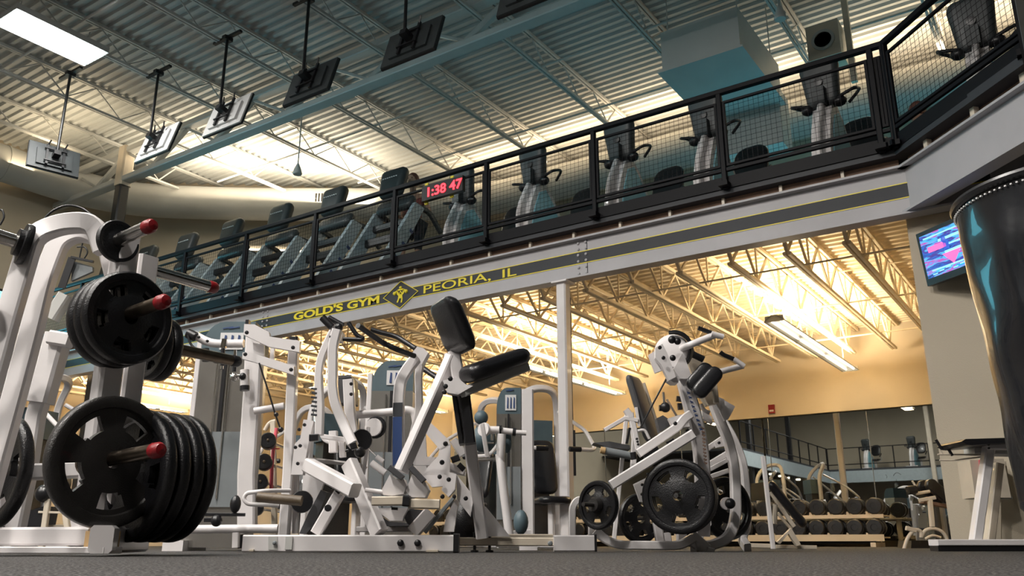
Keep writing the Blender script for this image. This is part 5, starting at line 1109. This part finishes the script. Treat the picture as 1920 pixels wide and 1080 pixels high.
# ================================================================ generic machines further back under the mezzanine
def far_machine(x, y, yaw, label, kind=0):
    t = thing('weight_machine', label, 'exercise machine', (x, y, 0), yaw); R = Matrix.Rotation(yaw, 3, 'Z'); L = lambda a, b, c: V((x, y, 0))+R@V((a, b, c))
    m = M(); m.sweep([L(-.5, 0, .04), L(.5, 0, .04)], rect(.08, .08)); m.sweep([L(0, -.7, .04), L(0, .5, .04)], rect(.08, .08)); obj('base', m, 'white', t)
    m = M(); m.sweep(fillet([L(-.3, .3, .05), L(-.3, .3, 1.5), L(-.1, .1, 1.75), L(.2, .1, 1.75), L(.3, .3, 1.5), L(.3, .3, .05)], .2), rect(.07, .07)); obj('frame', m, 'white', t)
    m = M(); m.box(L(0, .34, .62), (.34, .22, 1.1), R); st = obj('weight_stack', m, 'iron', t)
    m = M(); m.box(L(0, .34, 1.25), (.42, .26, .3), R); obj('stack_cap', m, 'bluegrey', st)
    m = M(); m.pad(L(0, -.3, .48), R@X, R@Y, Z, .36, .42, .08); obj('seat', m, 'vinyl', t)
    m = M(); m.pad(L(0, -.05, .85), R@X, R@(V((0, .2, 1))), R@(V((0, -1, .2))), .30, .6, .08); obj('backrest', m, 'vinyl', t)
    m = M(); m.bar(L(0, -.3, .05), L(0, -.3, .44), .06, .06); obj('seat_post', m, 'white', t)
    for s in (-1, 1):
        m = M(); m.sweep(fillet([L(s*.28, .2, 1.5), L(s*.45, -.2, 1.25), L(s*.45, -.5, 1.0), L(s*.25, -.55, 1.0)], .1), circ(.022, 8)); ar = obj('press_arm', m, 'white', t)
        m = M(); m.cyl(L(s*.25, -.55, 1.0), L(s*.12, -.55, 1.0), .028, n=8); obj('grip', m, 'black', ar)
    return t
q = Q(1017, 1025, 9.6); far_machine(q.x, q.y, YAW+.3, 'dark-padded seated machine far behind, just left of the slim column')
q = Q(905, 1025, 10.5); far_machine(q.x, q.y, YAW-.6, 'seated machine far back between the chest pad bench and the tower')
q = Q(640, 1025, 9.2); far_machine(q.x, q.y, 1.2, 'machine seen through the levers of the rowing machine')
q = Q(560, 1025, 11); far_machine(q.x, q.y, .5, 'machine far back below the left end of the lettering')
q = Q(80, 1025, 9); far_machine(q.x, q.y, 2, 'machine far back behind the weight tree')
for i, (x, y, a_) in enumerate(((-3.2, -2.6, 2.8), (-5.2, -1.5, .4), (-7.4, -2.7, 1.2), (-2.2, -5.0, 0), (-6.2, -5.2, 2.2), (3.0, 1.5, .6), (3.4, 4.5, 2.6))):
    far_machine(x, y, a_, ['white machine on the camera side, seen only in the mirrors, right of centre', 'white machine on the camera side, seen only in the mirrors, middle', 'white machine on the camera side, left in the mirrors', 'machine near the shop front, seen only in the mirrors', 'machine at the back of the mirrored view', 'machine under the mezzanine wing, off to the right', 'second machine under the mezzanine wing, close to the pier'][i])
# vertical rack of fixed barbells, end caps facing the room
t = thing('barbell_stand', 'narrow stand of fixed barbells seen end-on behind the cable press', 'rack', V((*Q(505, 1025, 6.6).xy, 0)))
m = M(); sqf(m, 'p', [(512, 790), (515, 1020)], 10, 6.8); sqf(m, 'p', [(490, 1000), (560, 1000)], 8, 6.8); rd(m, 'c', [(380, 520), (440, 420), (520, 400)], 8, 6.8, .08); obj('frame', m, 'cream', t)
m = M(); rd(m, 'c', [(530, 490), (490, 760), (470, 1000), (460, 1300)], 7, 6.7); rd(m, 'c', [(430, 755), (570, 750)], 2.5, 6.7); obj('strap', m, 'pink', t, 'red-pink strap')
for k, (x, y, r_) in enumerate(((422, 645, 15.5), (372, 915, 15.5), (325, 1165, 14.5), (270, 1500, 14))):
    q = F('c', x, y, 6.5); o = thing('barbell', ['topmost', 'second', 'third', 'lowest'][k]+' fixed barbell of the end-on stand behind the cable press', 'barbell', q, 0, 'barbells on the end-on stand')
    m = M(); r0 = r_*6.5/1670; m.lathe(q, -hd+rt*.25, [(r0*.9, -.16), (r0, -.15), (r0, .0), (r0*.9, .012), (r0*.3, .012), (.001, .01)], 18); obj('head', m, 'rubber', o)
    m = M(); m.lathe(q, -hd+rt*.25, [(r0*.18, .012), (r0*.18, .018), (.001, .02)], 8); obj('end_bolt', m, 'bronze', o); m = M(); m.cyl(q, q+hd*.9, .013, n=8); obj('bar', m, 'steel', o)
# television behind the column and alarm
c = Q(1024, 862, 11.5); t = thing('television', 'television with a white and blue picture hanging behind the slim column', 'television', c, YAW)
R = Matrix.Rotation(YAW, 3, 'Z')
m = M(); m.box(c, (.62, .06, .36), R); m.box(c+R@V((.36, .1, .1)), (.08, .06, .6), R); obj('casing', m, 'black', t)
m = M(); m.box(c+R@V((-.01, -.032, 0)), (.56, .006, .30), R); sc = obj('screen', m, 'tvnews', t)
m = M(); q = c+R@V((0, -.04, -.02)); m.ball(q+Z*.06, .045, 10, 8, (1, .1, 1.1)); m.prism([q+R@V((-.11, 0, -.12)), q+R@V((.11, 0, -.12)), q+R@V((.06, 0, .02)), q+R@V((-.06, 0, .02))], R@V((0, .004, 0))); obj('screen_figure', m, 'glownavy', sc)
m = M(); m.cyl(c+R@V((.36, .1, .3)), V((*(c+R@V((.36, .1, .3))).xy, 3.42)), .02, n=8); obj('pole', m, 'black', t)
q = PY(1447, 767, WY-.42); t = thing('fire_alarm', 'small red fire alarm on the tan bulkhead above the mirrors', 'alarm', q)
m = M(); m.box(q, (.10, .04, .14)); obj('body', m, 'red', t); m = M(); m.box((q.x, q.y-.022, q.z-.03), (.07, .006, .03)); obj('sounder', m, 'label', t)
# ================================================================ people on the mezzanine
def runner(x, y, yaw, label, hz=0, sit=False):
    t = thing('person', label, 'person', (x, y, 3.58+hz), yaw); R = Matrix.Rotation(yaw, 3, 'Z'); B = V((0, 0, 0))
    J = [(0, 0, .95), (0, -.02, 1.18), (0, -.04, 1.40), (0, -.05, 1.50), (0, -.06, 1.62),
         (-.19, -.03, 1.42), (-.25, .12, 1.16), (-.22, -.12, 1.12), (.19, -.03, 1.42), (.25, .08, 1.16), (.22, -.16, 1.15),
         (-.10, 0, .92), (-.11, -.14, .50), (-.11, .0, .08), (-.11, -.16, .04), (.10, 0, .92), (.11, -.02, .50), (.11, .22, .16), (.11, .12, .08)]
    dz = 0
    if sit:
        dz = -.50
        J = [(a, b, c+dz) for a, b, c in J]
        for i_, q_ in ((12, (-.12, -.44, .46)), (13, (-.13, -.40, .09)), (14, (-.13, -.56, .04)), (16, (.12, -.44, .46)), (17, (.13, -.40, .09)), (18, (.13, -.56, .04))): J[i_] = q_
    E = [(0, 1), (1, 2), (2, 3), (3, 4), (2, 5), (5, 6), (6, 7), (2, 8), (8, 9), (9, 10), (0, 11), (11, 12), (12, 13), (13, 14), (0, 15), (15, 16), (16, 17), (17, 18)]
    RD = [.14, .12, .13, .055, .06, .062, .043, .032, .062, .043, .032, .09, .062, .045, .035, .09, .062, .045, .035]
    for name, mt, idx, gr in (('body', 'skin', None, 1.0), ('shirt', 'shirt', {0, 1, 2, 5, 8}, 1.14), ('shorts', 'pants', {0, 11, 15, 12, 16}, 1.16)):
        keep = list(range(len(J))) if idx is None else sorted(idx); mp = {k: i for i, k in enumerate(keep)}
        me = bpy.data.meshes.new(name); me.from_pydata([J[k] for k in keep], [(mp[a], mp[b]) for a, b in E if a in mp and b in mp], []); me.materials.append(MT[mt])
        o = bpy.data.objects.new(name, me); C.objects.link(o); o.parent = t
        sk = o.modifiers.new('skin', 'SKIN'); sv = me.skin_vertices[0].data
        for i, k in enumerate(keep): sv[i].radius = (RD[k]*gr, RD[k]*gr*.8); sv[i].use_root = (k == 0)
        sb = o.modifiers.new('sub', 'SUBSURF'); sb.levels = 2; sb.render_levels = 2
        if name == 'body': body = o
    hp = V((0, -.07, 1.70+dz)); hm = M(); hm.local = True; hm.ball(hp, .105, 18, 14, (.80, .95, 1.18)); hm.ball(hp+V((0, -.10, -.02)), .016, 8, 6, (.8, 1.2, 1.2))
    for s in (-1, 1): hm.ball(hp+V((s*.085, .0, -.005)), .022, 8, 6, (.4, .8, 1.2))
    obj('head', hm, 'skin', t)
    em = M(); em.local = True
    for s in (-1, 1): em.ball(hp+V((s*.034, -.088, .018)), .011, 8, 6)
    em.box(hp+V((0, -.092, -.055)), (.045, .01, .008)); obj('face_features', em, 'hair', t)
    hr = M(); hr.local = True; hr.ball(hp+V((0, .018, .022)), .112, 18, 14, (.84, .95, 1.12)); obj('hair', hr, 'hair', t)
    for s in (-1, 1):
        w_ = V((s*.22, -.14 if s < 0 else -.18, (1.12 if s < 0 else 1.15)+dz)); fm = M(); fm.local = True; fm.ball(w_+V((0, -.04, 0)), .036, 10, 8, (.7, 1.2, 1))
        for k in range(4): fm.sweep([w_+V((-.02*s, -.07, .025-.017*k)), w_+V((-.03*s, -.105, .022-.017*k)), w_+V((-.055*s, -.10, .02-.017*k))], circ(.008, 6))
        fm.sweep([w_+V((0, -.04, .03)), w_+V((-.03*s, -.07, .04))], circ(.009, 6)); obj('hand', fm, 'skin', t)
    return t
runner(-8.32, 9.5, .2, 'person with brown hair running on the treadmill beside the red clock', .27)
runner(-1.12, 9.95, .5, 'seated person with brown hair behind the diagonal railing, only the head showing', 0, True)
t = thing('stool', 'low black stool under the seated person on the mezzanine', 'stool', (-1.12, 9.95, 3.58))
m = M(); m.lathe((-1.12, 9.95, 3.58), Z, [(.18, 0), (.18, .02), (.04, .04), (.04, .32), (.18, .34), (.18, .37), (.001, .375)], 20); obj('body', m, 'black', t)
# ================================================================ the camera side of the hall, seen in the mirrors
m = M(); m.prism([(-17.25, -19.9, 3.5), (-11.3, -19.9, 3.5), (-11.3, -4.0, 3.5), (-17.25, -4.0, 3.5)], (0, 0, .08)); m.prism([(-11.3, -19.9, 3.5), (-.2, -19.9, 3.5), (-.2, -16.6, 3.5), (-11.3, -16.6, 3.5)], (0, 0, .08)); struct('floor_gallery', m, 'charcoal')
t = thing('gallery_girder', 'blue-grey girder of the far gallery, seen only in the mirrors', 'girder', (-11.3, -10, 2.92))
m = M(); m.box((-11.3, -10.3, 3.2), (.14, 12.7, .56)); m.box((-5.8, -16.6, 3.2), (11.1, .14, .56)); obj('beam', m, 'teal', t)  # the blue light on this girder is mixed into its colour
t = thing('guard_railing', 'black railing of the far gallery, seen only in the mirrors', 'railing', (-11.3, -10, 3.58))
m = M()
for z in (4.6, 3.8): m.cyl((-11.3, -16.6, z), (-11.3, -4, z), .025, n=6); m.cyl((-11.3, -16.6, z), (-.3, -16.6, z), .025, n=6)
for i in range(9): m.bar((-11.3, -4.05-1.55*i, 3.55), (-11.3, -4.05-1.55*i, 4.6), .05, .05); 
for i in range(8): m.bar((-11.3+1.55*i, -16.6, 3.55), (-11.3+1.55*i, -16.6, 4.6), .05, .05)
obj('beam', m, 'blackpaint', t)
for i, (x, y) in enumerate(((-11.3, -6.2), (-11.3, -11.6), (-6.2, -16.5))):
    t = thing('hall_column', ['nearest dark column of the far gallery, in the mirrors', 'middle dark column of the far gallery, in the mirrors', 'tan column of the far gallery, in the mirrors'][i], 'column', (x, y, 0))
    m = M(); m.bar((x-.25, y+.4, 0), (x-.25, y+.4, 7.4), .2, .2, X); obj('shaft', m, 'black' if i < 2 else 'cream', t)
    m = M(); m.box((x-.25, y+.4, .01), (.36, .36, .02)); obj('base_plate', m, 'black', t)
for i in range(4):
    bike(-9.6+2.1*i, -17.1, pi+.2, ['first', 'second', 'third', 'fourth'][i]+' bike from the left on the far gallery, in the mirrors', 'bikes on the far gallery')
for i in range(5):
    treadmill(-11.9, 0, '', '') if False else None
m = M()
t = thing('down_light_row', 'row of small bright lamps below the far gallery, in the mirrors', 'light', (-11.6, -10, 2.9))
for i in range(9): m = M(); m.lathe((-11.7, -4.8-1.3*i, 2.86), Z, [(.10, 0), (.10, .06), (.001, .07)], 12); obj('lamp', m, 'tube', t)
for i, (x, y, a_) in enumerate(((-9.6, -9, 1), (-7.2, -11, .4), (-5, -9.5, 2), (-3, -12, .6), (-8, -14, 1.6), (-10.2, -12.3, .2), (-5.4, -14.3, 2.4), (-1.6, -9, 1.2))):
    far_machine(x, y, a_, 'white machine '+['by the dark column', 'in the second row', 'in the middle of the floor', 'under the right end of the gallery', 'in the last row', 'beside the blue-grey girder', 'near the tan column', 'at the foot of the wing'][i]+', seen only in the mirrors')

t = thing('television', 'glowing blue-green television on the left wall, glimpsed behind the arches of the weight tree', 'television', (-17.2, 7.0, 4.3))
m = M(); m.box((-17.22, 7.0, 4.3), (.10, 1.7, 1.0)); obj('casing', m, 'black', t)
m = M(); m.box((-17.165, 7.0, 4.3), (.01, 1.6, .9)); obj('screen', m, 'tvteal', t)
